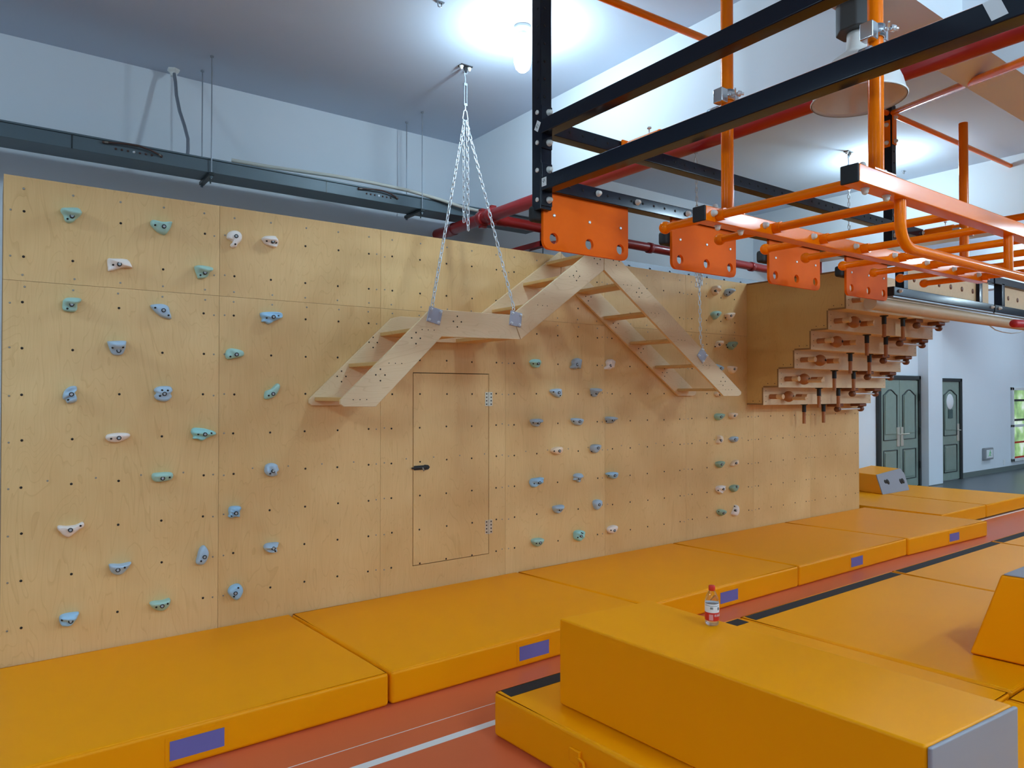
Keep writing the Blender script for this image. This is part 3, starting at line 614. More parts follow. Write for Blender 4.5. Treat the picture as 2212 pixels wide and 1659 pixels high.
# ceiling hanger with turnbuckle
def hanger(x,y,zb,label,ring=True):
    t=thing('ceiling_hanger',label,'hanger',(x,y,zb),'chain hangers')
    pl=part('anchor_plate',MB().box(x-.055,x+.055,y-.03,y+.03,CEIL-.008,CEIL),'black_plastic',t,bevel=.003)
    for dx in (-.038,.038): inst('bolt_cap',ME_CAP,pl,(x+dx,y,CEIL-.008),(0,0,-1))
    part('lug',MB().box(x-.012,x+.012,y-.006,y+.006,CEIL-.05,CEIL-.008),'black_plastic',t)
    z=CEIL-.05
    part('hook',MB().tube([(x+.02,y,z+.002),(x+.012,y,z-.012),(x,y,z-.016),(x-.012,y,z-.006),(x-.012,y,z+.008),(x-.006,y,z-.03),(x,y,z-.045),(x,y,z-.10)],.0052,8),'zinc',t)
    z1=z-.10; L=min(.17,(z1-zb)*.55)
    b=part('turnbuckle',MB().beam((x-.012,y,z1),(x-.012,y,z1-L),.006,.012,up=(0,1,0)).beam((x+.012,y,z1),(x+.012,y,z1-L),.006,.012,up=(0,1,0)).box(x-.016,x+.016,y-.008,y+.008,z1-.012,z1+.008).box(x-.016,x+.016,y-.008,y+.008,z1-L-.008,z1-L+.012),'zinc',t)
    part('eye',MB().cyl((x,y,z1-L),(x,y,z1-L-.045),.006,8),'steel',t)
    zt=z1-L-.04
    part('quick_link',MB().tube([(x,y,zt),(x+.014,y,zt-.012),(x+.025,y,zt-.075),(x+.016,y,zt-.092),(x-.016,y,zt-.092),(x-.025,y,zt-.075),(x-.014,y,zt-.012)],.005,7,closed=True),'steel',t)
    return zt-.09
hx,hy=3.062,-.27
zr=hanger(hx,hy,4.0,'black ceiling plate with hook and turnbuckle above the zigzag stair')
chain('chain','silver chain sloping from the turnbuckle down to the left stair plate',(hx-.008,hy,zr),(q1[0],YF-.012,q1[1]+.03))
chain('chain','silver chain sloping from the turnbuckle down to the middle stair plate',(hx+.008,hy,zr),(q2[0],YF-.012,q2[1]+.03))
chain('chain','two loose chain ends dangling under the turnbuckle',(hx-.012,hy+.01,zr),(hx-.005,hy+.01,3.20),extra=[((hx+.012,hy-.01,zr),(hx+.022,hy-.01,3.13))])
cx2=5.55
z2=hanger(cx2-.03,YF,4.0,'black ceiling plate with hook above the descending ladder')
chain('chain','vertical silver chain holding the foot of the descending ladder',(cx2-.03,YF,z2),(q3[0]-.03,YF-.012,q3[1]+.03),
      extra=[((cx2-.055,YF-.02,3.02),(cx2-.05,YF-.02,2.84)),((cx2+.05,YF+.02,3.02),(cx2+.045,YF+.02,2.82)),((cx2+.015,YF-.03,3.0),(cx2+.02,YF-.03,2.86))])
h3=at(1833,328,Z=CEIL); z3=hanger(h3.x,h3.y,4.05,'black ceiling plate with hook above the stepped box')
chain('chain','thin silver chain from ceiling to the top of the stepped box',(h3.x,h3.y,z3),(h3.x,h3.y,3.115))
# ------------------------------------------------------------------ stepped overhanging plywood box
BX0,BX1=7.2,9.66
YS=[-.22,-.42,-.62,-.82,-1.02,-1.22]; ZB=[1.662,1.866,2.078,2.28,2.485,2.69,3.103]
bx=thing('stepped_box','overhanging plywood box of six inverted steps fixed high on the climbing wall','climbing box',(8.4,-.3,1.66))
prof=[(0,ZB[0])]
for i in range(6): prof+= [(YS[i]+.018,ZB[i]+ (.0 if i==0 else 0)),(YS[i]+.018,ZB[i+1])]
prof+=[(0,ZB[6])]
for x in (BX0+.002,BX1-.022): part('side_panel',MB().prism(prof,x,x+.02,'X'),'ply_side',bx)
def board(x0,x1,y0,y1,z0,z1,nm='board'):
    mb=MB().box(x0,x1,y0,y1,z0,z1); mb.mi[-1]=1
    return part(nm,mb,['ply_light','ply_edge'],bx)
for i in range(6):
    board(BX0-.002,BX1,YS[i],YS[i]+.018,ZB[i],ZB[i+1],'front_board')
    board(BX0-.002,BX1,YS[i]+.018,(YS[i-1] if i else 0),ZB[i],ZB[i]+.018,'soffit_board')
board(BX0,BX1,YS[5]+.018,0,ZB[6]-.018,ZB[6],'top_board')
sm=MB()
for i in range(6):
    for x in (BX0+.05,BX0+1.22,BX1-.04):
        for dz in (.04,.10,.165): dots(sm,[(x,ZB[i]+dz)],YS[i]-.0003,.005)
    for y in (YS[i]+.05,YS[i]+.14): sm.lathe([(.005,0),(.005,.001),(0,.001)],(BX0+.0018,y,ZB[i]+.045),8,axis=(-1,0,0))
part('screw_holes',sm,'hole',bx,kind='stuff')
WORD=['lowest','second lowest','third lowest','third highest','second highest','topmost']
p0=at(1664,856.5,Y=YS[0]).x; pb=at(1706,858,Y=YS[0]-.08).x; p1=at(1721,855.5,Y=YS[0]).x
hA=at(1737,890,Y=-.12).x; hB=at(1779,890,Y=-.12).x; mA=at(1806,884,Y=-.12).x; mB_=at(1856,884,Y=-.12).x
for i,wd in enumerate(WORD):
    y=YS[i]; zc=ZB[i]+.098; ym=y+.10; zb=ZB[i]
    for x,nm,L in ((p0,'left',.17),(p1,'right',.15)):
        t=thing('wooden_peg','%s wooden dowel peg on the %s step of the box'%(nm,wd),'peg',(x,y,zc-.03),'wooden pegs on the stepped box')
        part('peg_sleeve',MB().cyl((x,y,zc),(x,y-L*.55,zc),.029,16),'peg_brown',t); part('peg_tip',MB().cyl((x,y-L*.55,zc),(x,y-L,zc),.029,16),'peg_light',t)
    t=thing('ball_grip','brown wooden ball grip on the %s step of the box'%wd,'ball grip',(pb,y-.07,zc-.065),'wooden ball grips on the stepped box')
    part('ball',MB().sphere((pb,y-.0658,zc),.066,20),'peg_brown',t)
    part('end_hole',MB().lathe([(.014,0),(.014,.003),(0,.003)],(pb,y-.1312,zc),12,axis=(0,-1,0)),'hole',t)
    if i<2: part('dowel',MB().cyl((pb+.0,y-.12,zc-.02),(pb+.0,y-.29,zc-.022),.021,14),'peg_light',t)
    for x,nm in ((hA,'left'),(hB,'right')):
        t=thing('dowel_grip','%s hanging dowel grip with black sleeve under the %s step'%(nm,wd),'dowel grip',(x,ym,zb-.25),'hanging dowel grips')
        part('flange',MB().lathe([(0,0),(.045,0),(.045,-.008),(.024,-.014),(.0,-.014)],(x,ym,zb),18),'black_plastic',t)
        part('sleeve',MB().cyl((x,ym,zb-.01),(x,ym,zb-.10),.025,16),'black_plastic',t)
        part('dowel',MB().cyl((x,ym,zb-.10),(x,ym,zb-.245),.021,16),'peg_brown',t)
    t=thing('bar_grip','steel rod grip between two brown mounts under the %s step'%wd,'bar grip',((mA+mB_)/2,ym,zb-.12),'steel rod grips')
    for x in (mA,mB_):
        mt=part('mount',MB().box(x-.11,x+.07,ym-.07,ym+.07,zb-.042,zb),'mount_brown',t,bevel=.012)
        part('hub',MB().lathe([(0,-.03),(.034,-.03),(.038,-.02),(.038,.02),(.034,.03),(0,.03)],(x,ym-.02,zb-.075),18,axis=(1,0,0)),'mount_brown',mt)
        inst('bolt_head',ME_NUT,mt,(x+.045,ym-.03,zb-.042),(0,0,-1))
    part('rod',MB().cyl((mA,ym-.02,zb-.075),(mB_,ym-.02,zb-.075),.013,12),'steel',t)
    part('rod_end',MB().beam((mA+.035,ym-.02,zb-.085),(mA+.035,ym-.02,zb-.045),.012,.03),'steel',t)
# ------------------------------------------------------------------ mats
def qmat(label,q,z0,z1,mats='mat_yellow',bevel=.022,pip=True,name='crash_mat',cat='mat',group='orange yellow gym mats'):
    cx=sum(p[0] for p in q)/4; cy=sum(p[1] for p in q)/4
    t=thing(name,label,cat,(cx,cy,z0),group)
    part('cover',MB().hexa([(x,y,z0) for x,y in q]+[(x,y,z1) for x,y in q]),mats,t,bevel=bevel,seg=3)
    if pip:
        k=.985; e=.012
        ins=[(cx+(x-cx)*(1-e/max(.1,abs(x-cx))),cy+(y-cy)*(1-e/max(.1,abs(y-cy)))) for x,y in q]
        part('piping',MB().tube([(x,y,z1-.006) for x,y in ins],.006,6,closed=True),mats,t)
    return t
ZM=.192
Q=[[(-.36,-1.45),(1.812,-1.425),(1.715,-.008),(-.45,-.008)],
   [(1.828,-1.425),(3.975,-1.40),(3.775,-.008),(1.73,-.008)],
   [(3.985,-1.40),(6.022,-1.39),(5.85,-.008),(3.785,-.008)],
   [(6.034,-1.39),(8.14,-1.385),(7.915,-.008),(5.86,-.008)],
   [(8.155,-1.40),(10.08,-1.47),(9.88,-.008),(7.93,-.008)]]
WM=['nearest at the left edge','second from the left edge','third from the left edge beside the hatch','fourth along under the ladder','last before the wall end']
LX=[(.65,.90),(2.757,3.007),(4.862,5.099),(6.955,7.182),(9.083,9.321)]
for q,wd,(a,b) in zip(Q,WM,LX):
    t=qmat('orange yellow crash mat along the plywood wall, '+wd,q,.0,ZM)
    f=lambda x:q[0][1]+(q[1][1]-q[0][1])*(x-q[0][0])/(q[1][0]-q[0][0])
    c=[(a,f(a)-.004,.045),(b,f(b)-.004,.045),(b,f(b)+.02,.045),(a,f(a)+.02,.045)]
    part('label_pocket',MB().hexa(c+[(x,y,.137) for x,y,z in c]),'label_blue',t,label='purple blue label pocket')
    e=.02; c=[(a-e,f(a)-.002,.045-e),(b+e,f(b)-.002,.045-e),(b+e,f(b)+.02,.045-e),(a-e,f(a)+.02,.045-e)]
    part('pocket_border',MB().hexa(c+[(x,y,.137+e) for x,y,z in c]),'mat_side',t)
ZB2=.23
B=[[(2.098,-2.066),(4.185,-2.06),(4.285,-3.685),(2.205,-3.685)],
   [(4.20,-2.06),(6.355,-2.06),(6.40,-3.685),(4.315,-3.685)],
   [(6.37,-2.06),(8.50,-2.06),(8.54,-3.685),(6.415,-3.685)],
   [(8.515,-2.06),(10.65,-2.06),(10.68,-3.685),(8.555,-3.685)]]
WB=['nearest under the long block','second along beyond the long block','third along behind the slanted block','farthest at the right edge']
for k,(q,wd) in enumerate(zip(B,WB)):
    t=qmat('orange yellow floor mat with black edge strip, '+wd,q,0,ZB2)
    part('grip_strip',MB().box(q[0][0]+.035,q[1][0]-.03,-2.175,-2.085,ZB2-.01,ZB2+.002),'strip_black',t,label='black fleece edge strip')
    if k==0:
        a=at(1250,1634,X=2.14); b=at(1304,1657,X=2.15)
        pts=[(a.x-.012,a.y,a.z),(a.x-.016,a.y-.05,a.z-.005),(a.x-.034,(a.y+b.y)/2,a.z-.022),(b.x-.03,b.y,b.z-.005),(b.x-.012,b.y-.06,b.z)]
        part('carry_strap',MB().tube(pts,.008,6),'mat_side',t)
        part('strap_patch',MB().box(a.x-.018,a.x+.004,a.y-.02,a.y+.05,a.z-.035,a.z+.03),'mat_side',t,bevel=.004)
for q,wd in (([(2.225,-3.70),(4.16,-3.70),(4.25,-5.3),(2.33,-5.3)],'under the grey end of the long block'),([(4.175,-3.70),(6.4,-3.70),(6.45,-5.3),(4.265,-5.3)],'in the right corner under the slanted block')):
    qmat('orange yellow floor mat '+wd,q,0,ZB2+.004)
for q,wd in (([(10.1,-.93),(11.515,-.93),(11.43,1.0),(9.95,1.0)],'left of the two'),([(11.535,-.93),(13.2,-.93),(12.9,1.0),(11.45,1.0)],'right of the two')):
    qmat('orange yellow crash mat beyond the wall end, '+wd,q,.003,ZM)
# foam blocks
t=thing('foam_block','long orange yellow foam block with grey end carrying the bottle','foam block',(2.63,-3.27,ZB2))
qt=[(2.277,-2.391),(2.39,-4.092),(2.972,-4.138),(2.878,-2.454)]
part('cover',MB().hexa([(x,y,ZB2+.004) for x,y in qt]+[(x,y,.666) for x,y in qt]),'mat_yellow',t,bevel=.012,seg=3)
part('end_panel',MB().hexa([(2.392,-4.094,ZB2+.008),(2.392,-4.110,ZB2+.008),(2.971,-4.156,ZB2+.008),(2.971,-4.139,ZB2+.008),(2.392,-4.094,.664),(2.392,-4.110,.664),(2.971,-4.156,.664),(2.971,-4.139,.664)]),'mat_grey',t,bevel=.006,label='grey vinyl end panel')
t=thing('foam_block','slanted orange yellow foam block with grey top at the right edge','foam block',(5.1,-4.0,ZB2))
pr=[(-3.323,ZB2+.006),(-3.485,.74),(-4.45,.74),(-4.62,ZB2+.006)]
part('cover',MB().add([(4.71+(-.14)*(y+3.323),y,z) for y,z in pr]+[(5.55,y,z) for y,z in pr],[(0,1,2,3),(7,6,5,4),(0,4,5,1),(1,5,6,2),(2,6,7,3),(3,7,4,0)]),'mat_yellow',t,bevel=.015,seg=3)
part('top_panel',MB().hexa([(4.735,-3.50,.738),(4.86,-4.44,.738),(5.54,-4.44,.738),(5.54,-3.50,.738),(4.735,-3.50,.747),(4.86,-4.44,.747),(5.54,-4.44,.747),(5.54,-3.50,.747)]),'mat_grey',t,bevel=.004,label='grey vinyl top panel')
t=thing('foam_wedge','far orange foam wedge with grey slotted face on the back mats','foam wedge',(11.8,.75,ZM))
def wedge_pt(x,y,k=.42,y0=.455):
    r=at(x,y,d=1)-CAM; t_=(k*(CAM.z-ZM)-(CAM.y-y0))/(r.y-k*r.z); return CAM+r*t_
wf=[wedge_pt(*p) for p in ((1907.3,1068.2),(1916.4,1069.4),(1964.5,1059),(1954,1023.5),(1945,1012),(1893.5,1025.8))]
wb=[p+Vector((.12,.55,.0)) for p in wf]; nn=len(wf)
for p in wf[:3]+wb[:3]: p.z=max(p.z,ZM+.002)
part('cover',MB().add([p+Vector((0,.012,0)) for p in wf]+wb,[tuple(range(nn)),tuple(range(2*nn-1,nn-1,-1))]+[(i,nn+i,nn+(i+1)%nn,(i+1)%nn) for i in range(nn)]),'mat_yellow',t,bevel=.01)
part('face_panel',MB().add(wf+[p+Vector((0,.014,0)) for p in wf],[tuple(range(nn)),tuple(range(2*nn-1,nn-1,-1))]+[(i,nn+i,nn+(i+1)%nn,(i+1)%nn) for i in range(nn)]),'mat_grey',t,label='grey vinyl face')
for p in ((1913,1042.2),(1945.8,1040)):
    c=wedge_pt(*p); part('grip_slot',MB().lathe([(.045,-.002),(.045,.003),(0,.004)],c,16,axis=(0,-1,.42)).lathe([(.045,-.002),(.045,.003),(0,.004)],c+Vector((.07,.0,.004)),16,axis=(0,-1,.42)),'hole',t)
# bottle
t=thing('water_bottle','clear plastic water bottle with red cap and red white label on the long block','bottle',tuple(at(1538,1349,Z=.667)))
bc=at(1538,1349,Z=.667); R0=.0335
part('bottle_body',MB().lathe([(0,.004),(.024,.0),(.031,.004),(R0,.014),(R0,.03),(.0325,.04),(R0,.05),(R0,.095),(.0345,.106),(.0335,.12),(.028,.142),(.019,.160),(.0145,.168),(.0145,.178)],bc,24),'clear_plastic',t)
part('water',MB().lathe([(0,.006),(.028,.006),(.031,.016),(.031,.05),(.031,.10),(0,.101)],bc,20),'clear_plastic',t)
part('cap',MB().lathe([(.0155,.168),(.0160,.170),(.0160,.189),(.0145,.192),(0,.192)],bc,20),'cap_red',t)
lw=part('label_band',MB().lathe([(R0+.0008,.066),(R0+.0008,.108)],bc,28),'label_white',t)
lr=part('label_base',MB().lathe([(R0+.0008,.026),(R0+.0008,.066)],bc,28),'label_red',t)
def wrap(me,ang,z,nm,parent,rad=R0+.0016):
    for v in me.vertices:
        a=ang+v.co.x/rad; r=rad+v.co.z; v.co=(bc.x+r*math.cos(a),bc.y+r*math.sin(a),bc.z+z+v.co.y)
    o=bpy.data.objects.new(nm,me); put(o,parent); return o
va=math.atan2(CAM.y-bc.y,CAM.x-bc.x)
wrap(text_mesh('农夫山泉',.013,'label_white'),va+1.05,.052,'lettering',lr)
def patch(w_,h_): 
    return MB().add([(-w_/2+w_*k/6,y,0) for y in (-h_/2,h_/2) for k in range(7)],[(k,k+1,k+8,k+7) for k in range(6)])
wrap(patch(.02,.028).mesh('info_panel','print_pink'),va-.12,.044,'info_panel',lr)
for k in range(6): wrap(patch(.0014,.010).mesh('barcode_line','print_dark'),va-.22+.07*k,.088,'barcode_line',lw)
wrap(patch(.075,.0018).mesh('label_stripe','print_dark'),va,.099,'label_stripe',lw)
wrap(patch(.010,.014).mesh('tree_mark','print_dark'),va+1.0,.085,'tree_mark',lw)
# ------------------------------------------------------------------ black steel rig
PX,PY=2.406,-2.081; S=.08
rg=thing('steel_rig','black square tube steel rig frame hung from the ceiling','rig',(PX,PY,2.83))
def sq(name,a,b,mat_='black_steel',s=S,parent=None,bevel=.005):
    return part(name,MB().beam(a,b,s,s,up=(0,1,0) if abs(a[2]-b[2])>.1 else (0,0,1)),mat_,parent or rg,bevel=bevel)
h=S/2; cx,cy=PX+h,PY+h
post1=sq('post',(cx,cy,2.83),(cx,cy,CEIL))
UZ,LZ=3.289,2.968
Y3=-4.40
for z in (UZ,LZ):
    sq('cross_beam',(cx,PY-.006,z),(cx,Y3,z))
    part('flange',MB().box(PX+.002,PX+S-.002,PY-.008,PY,z-.12,z+.12),'black_steel',rg,bevel=.003)
    for dz in (-.085,.085): inst('bolt_cap',ME_CAP,rg,(cx+.012,PY-.008,z+dz),(0,-1,0))
for z in (3.375,3.205,3.05,2.885): inst('bolt_head',ME_NUT,rg,(PX,cy-.012,z),(-1,0,0))
post3=sq('post',(cx,Y3-h,2.78),(cx,Y3-h,CEIL))
X2=6.40
sq('long_beam',(PX+S,cy,3.300),(7.0,cy,3.300)); sq('long_beam',(PX+S,cy,2.980),(6.46,cy,2.980))
post2=sq('post',(X2+h,cy,3.16),(X2+h,cy,CEIL-.1))
for z in (3.21,3.39): inst('bolt_cap',ME_CAP,rg,(X2+h,PY,z),(0,-1,0))
part('bracket_plate',MB().box(X2+.004,X2+S-.004,PY-.008,PY,4.02,4.30),'orange_steel',rg,bevel=.004)
part('bracket_plate',MB().box(X2-.008,X2,PY+.01,PY+S-.01,4.0,4.24),'orange_steel',rg,bevel=.004)
for z in (4.05,4.26): inst('bolt_cap',ME_CAP,rg,(X2+h,PY-.008,z),(0,-1,0))
for z in (4.04,4.2): inst('bolt_cap',ME_CAP,rg,(X2-.008,cy,z),(-1,0,0))
hm=MB()
for k in range(40):
    x=2.62+k*.10
    if x<6.3: hm.lathe([(.008,0),(.008,.0008),(0,.001)],(x,PY-.0006,3.302),8,axis=(0,-1,0))
    if x<6.3: hm.lathe([(.008,0),(.008,.0008),(0,.001)],(x,PY-.0006,2.985),8,axis=(0,-1,0))
for k in range(11):
    for p in ((X2+h,PY-.0006,3.46+.1*k),(cx-.012,PY-.0006,3.46+.1*k)): hm.lathe([(.008,0),(.008,.0008),(0,.001)],p,8,axis=(0,-1,0))
for k in range(10): hm.lathe([(.007,0),(.007,.0008),(0,.001)],(PX-.0006,cy-.012,3.46+.1*k),8,axis=(-1,0,0))
part('adjustment_holes',hm,'rig_hole',rg,kind='stuff')
for x in (2.84,3.17,3.64,4.2,4.62,5.25): inst('bolt_cap',ME_CAP,rg,(x,PY,2.985),(0,-1,0))
# stickers
s1=part('sticker',MB().add([(PX-.001,cy-.013+a,3.298+b) for a,b in ((-.03,.012),(.002,.034),(.03,-.012),(-.002,-.034))],[(0,1,2,3)]),'label_white',rg)
o=bpy.data.objects.new('lettering',text_mesh('E1',.026)); put(o,s1,Matrix.Translation((PX-.0018,cy-.013,3.298))@Matrix.Rotation(-math.pi/2,4,'Z')@Matrix.Rotation(math.pi/2,4,'X')@Matrix.Rotation(.6,4,'Z'))
s2=part('sticker',MB().add([(PX-.001,PY-.03+a,2.972+b) for a,b in ((.02,.024),(-.022,.024),(-.022,-.024),(.02,-.024))],[(0,1,2,3)]),'label_white',rg)
o=bpy.data.objects.new('lettering',text_mesh('VI',.026)); put(o,s2,Matrix.Translation((PX-.0018,PY-.03,2.975))@Matrix.Rotation(-math.pi/2,4,'Z')@Matrix.Rotation(math.pi/2,4,'X')@Matrix.Rotation(.5,4,'Z'))
a_=at(2150,18,X=PX-.001); part('sticker',MB().add([(PX-.001,a_.y+dy,a_.z+dz) for dy,dz in ((.035,.03),(-.01,.035),(-.035,-.03),(.01,-.035))],[(0,1,2,3)]),'label_white',rg)
# orange plates with holes
def plate_mesh(x0,x1,z0,z1,y0,y1,holes,r=.032,R=.045):
    import itertools
    bm=bmesh.new(); out=[]
    for cxx,czz,a0 in ((x1-R,z0+R,-90),(x1-R*.3,z1-R*.3,0),(x0+R*.3,z1-R*.3,90),(x0+R,z0+R,180)):
        rr=R if czz<(z0+z1)/2 else R*.3
        for k in range(6): a=math.radians(a0+18*k); out.append((cxx+rr*math.cos(a),czz+rr*math.sin(a)))
    ed=[]
    def loop(P):
        vs=[bm.verts.new((p[0],y0,p[1])) for p in P]
        for i in range(len(vs)): ed.append(bm.edges.new((vs[i],vs[(i+1)%len(vs)])))
    loop(out)
    for hx_,hz_ in holes: loop([(hx_+r*math.cos(2*math.pi*k/18),hz_+r*math.sin(2*math.pi*k/18)) for k in range(18)])
    bmesh.ops.triangle_fill(bm,use_beauty=True,use_dissolve=False,edges=ed)
    r_=bmesh.ops.extrude_face_region(bm,geom=list(bm.faces)); 
    for v in r_['geom']:
        if isinstance(v,bmesh.types.BMVert): v.co.y=y1
    bmesh.ops.recalc_face_normals(bm,faces=bm.faces)
    me=bpy.data.meshes.new('board'); bm.to_mesh(me); bm.free(); me.materials.append(M['orange_plate']); return me
PLW=['first beside the black post','second from the black post','third from the black post','farthest from the black post']
for k,(x0,x1) in enumerate(((2.452,3.124),(3.530,4.201),(4.600,5.284),(5.686,6.372))):
    t=thing('hole_board','orange board with three holes under the rig beam, '+PLW[k],'board',((x0+x1)/2,-2.03,2.62),'orange boards under the black beam')
    wd=x1-x0; hs=[x0+wd*f for f in (.115,.52,.90)]
    o=bpy.data.objects.new('board',plate_mesh(x0,x1,2.62,2.945,-2.048,-2.028,[(x,2.685) for x in hs])); put(o,t)
    for x in hs: inst('screw_head',ME_SCREW,t,(x,-2.049,2.815),(0,-1,0))
    part('grip_rail',MB().box(x0-.05,x1+.03,-2.027,-1.965,2.775,2.865),'rubber',t,bevel=.02,seg=3)
# ------------------------------------------------------------------ orange monkey bar ladder
OZ=2.747; YN,YFR=-3.565,-2.739
mk=thing('monkey_bars','glossy orange monkey bar ladder with ball ended rungs hanging from the rig','monkey bars',(4.5,-3.1,2.5))
sq('side_rail',(2.927,YN,OZ),(8.2,YN,OZ),'orange_steel',parent=mk); sq('side_rail',(2.952,YFR,OZ),(6.53,YFR,OZ),'orange_steel',parent=mk)
for x,y in ((2.921,YN),(2.946,YFR)): part('end_cap',MB().box(x-.006,x+.008,y-.041,y+.041,OZ-.041,OZ+.041),'rubber',mk,bevel=.006,label='black rubber end cap')
RXS=[3.044,3.55,4.04,4.53,5.04,5.52,5.97,6.42]
for k in range(8):
    x=RXS[k]; yb=-2.42+.012*k
    r=part('rung',MB().cyl((x+.02,YN,OZ),(x,yb,OZ),.0235,16),'orange_steel',mk)
    part('ball_end',MB().sphere((x,yb,OZ),.036,16),'orange_steel',r)
    part('socket',MB().cyl((x+.01,YFR-.04,OZ),(x+.012,YFR-.085,OZ),.031,16),'orange_steel',r)
    if k: 
        inst('bolt_cap',ME_CAP,mk,(x-.085,YFR-.04,OZ+.004),(0,-1,0))
    else: inst('bolt_cap',ME_CAP,mk,(x-.035,YFR-.04,OZ+.004),(0,-1,0))
for k in range(8,11): part('rung',MB().cyl((3.044+.483*k,YN,OZ),(3.044+.483*k,-3.0,OZ),.0235,16),'orange_steel',mk)
for y,xs in ((YFR,(3.10,3.30)),(YN,(3.05,3.24))):
    for x in xs:
        inst('bolt_cap',ME_CAP,mk,(x,y,OZ-.04),(0,0,-1)); inst('bolt_cap',ME_CAP,mk,(x-.02,y,OZ+.046),(0,0,1))
vp=[(3.185,YFR,4.30),(3.150,YN,4.30),(6.19,YFR,3.956)]
for x,y,zt in vp:
    p=part('upright_pipe',MB().cyl((x,y,OZ+.04),(x,y,zt),.033,20),'orange_steel',mk)
    part('base_plate',MB().box(x-.09,x+.10,y-.04,y+.04,OZ+.04,OZ+.047),'orange_steel',p)
    ph=MB(); z=OZ+.10
    while z<zt-.05: ph.lathe([(.008,0),(.008,.0006),(0,.0008)],(x+.033,y-.006,z),8,axis=(1,-.25,0)); z+=.195
    part('pin_holes',ph,'rig_hole',p,kind='stuff')
# hand rail bent under the near rail
pts=[(3.37,YN,OZ-.035),(3.37,YN,2.60)]+[(3.37+.11*(1-math.cos(t)),YN,2.60-.11*math.sin(t)) for t in [math.radians(a) for a in (15,30,45,60,75,90)]]+[(8.0,YN,2.49)]
hr=part('hand_rail',MB().tube(pts,.0255,16),'orange_steel',mk)
for x in (4.655,6.0,7.3): part('rail_post',MB().cyl((x,YN,2.49),(x,YN,OZ-.04),.024,16),'orange_steel',hr)
# orange cross pipes and ties
t=thing('cross_pipe','orange pipe running behind the lower black beam to the clamps','pipe',(3.07,-3.2,3.27),'orange tie pipes')
YPX,YPZ=3.075,3.300
part('pipe',MB().cyl((YPX,-2.10,YPZ),(YPX,-6,YPZ),.030,16),'orange_steel',t)
part('sleeve',MB().cyl((YPX,-2.12,YPZ),(YPX,-2.36,YPZ),.037,16),'orange_steel',t)
part('ear',MB().box(YPX-.05,YPX+.05,-2.10,-2.083,YPZ-.045,YPZ+.045),'orange_steel',t,bevel=.012)
inst('bolt_cap',ME_CAP,t,(YPX-.012,-2.10,YPZ),(0,-1,0))
part('set_screw',MB().lathe([(.004,0),(.004,.03),(.013,.03),(.013,.038),(0,.04)],(YPX,-2.27,YPZ+.037),10),'steel',t)
t=thing('cross_pipe','orange pipe on the upper beam end beyond the second black post','pipe',(7.0,-3,3.27),'orange tie pipes')
part('pipe',MB().cyl((7.0,-2.06,3.30),(7.0,-6,3.30),.030,16),'orange_steel',t)
part('sleeve',MB().cyl((7.0,-2.10,3.30),(7.0,-2.34,3.30),.037,16),'orange_steel',t); inst('bolt_cap',ME_CAP,t,(6.975,-2.085,3.30),(0,-1,0))
part('set_screw',MB().lathe([(.004,0),(.004,.03),(.013,.03),(.013,.038),(0,.04)],(7.0,-2.27,3.337),10),'steel',t)
t=thing('tie_pipe','thin orange tie pipe crossing above the rig between the black posts','pipe',(4.5,cy,4.2),'orange tie pipes')
part('pipe',MB().cyl((2.5,cy,4.185),(6.43,cy,4.31),.024,14),'orange_steel',t)
t=thing('tie_pipe','thin orange tie pipe running right from the second black post','pipe',(8,cy,4.3),'orange tie pipes')
part('pipe',MB().cyl((6.48,cy,4.32),(12,cy,4.42),.024,14),'orange_steel',t)
t=thing('tie_pipe','thin orange brace pipe slanting down rightwards from the second black post','pipe',(6.3,-3.5,4.2),'orange tie pipes')
part('pipe',MB().cyl((6.41,PY-.01,4.30),tuple(at(2300,97,Z=3.36)),.024,14),'orange_steel',t)
# aluminium clamps
def clamp(x,y,z,label):
    t=thing('pipe_clamp',label,'clamp',(x,y,z-.03),'aluminium pipe clamps')
    part('collar',MB().lathe([(.035,-.027),(.042,-.027),(.042,.027),(.035,.027)],(x,y,z),24),'aluminium',t)
    part('block',MB().box(x-.085,x-.03,y-.03,y+.03,z-.05,z+.027),'aluminium',t,bevel=.006)
    part('ear',MB().box(x+.03,x+.075,y-.022,y+.022,z-.026,z+.026),'aluminium',t,bevel=.005)
    part('hinge_pin',MB().cyl((x+.06,y,z-.04),(x+.06,y,z+.04),.008,10),'steel',t)
    part('bolt',MB().cyl((x-.02,y-.05,z-.005),(x+.03,y-.085,z-.005),.0075,10),'steel',t)
    part('wing_nut',MB().lathe([(.008,-.02),(.015,-.02),(.015,-.002),(.008,.0)],(x-.005,y-.07,z-.005),8,axis=(-.8,.5,.2)).beam((x-.03,y-.075,z+.012),(x-.008,y-.06,z-.005),.008,.012).beam((x-.035,y-.065,z-.022),(x-.008,y-.06,z-.005),.008,.012),'steel',t)
    part('lower_collar',MB().lathe([(.031,-.025),(.039,-.025),(.039,.025),(.031,.025)],(YPX,y,YPZ),20,axis=(0,1,0)),'aluminium',t)
clamp(3.185,YFR,3.425,'shiny aluminium clamp on the far upright orange pipe'); clamp(3.150,YN,3.425,'shiny aluminium clamp on the near upright orange pipe beside the bell lamp')
t=thing('pipe_clamp','shiny aluminium clamp on the short upright orange pipe','clamp',(6.19,YFR,3.05),'aluminium pipe clamps')
part('collar',MB().lathe([(.035,-.022),(.043,-.022),(.043,.022),(.035,.022)],(6.19,YFR,3.08),24),'aluminium',t); part('wing',MB().box(6.04,6.16,YFR-.03,YFR+.03,3.06,3.10).box(6.22,6.30,YFR-.03,YFR+.03,3.06,3.10),'aluminium',t,bevel=.008)
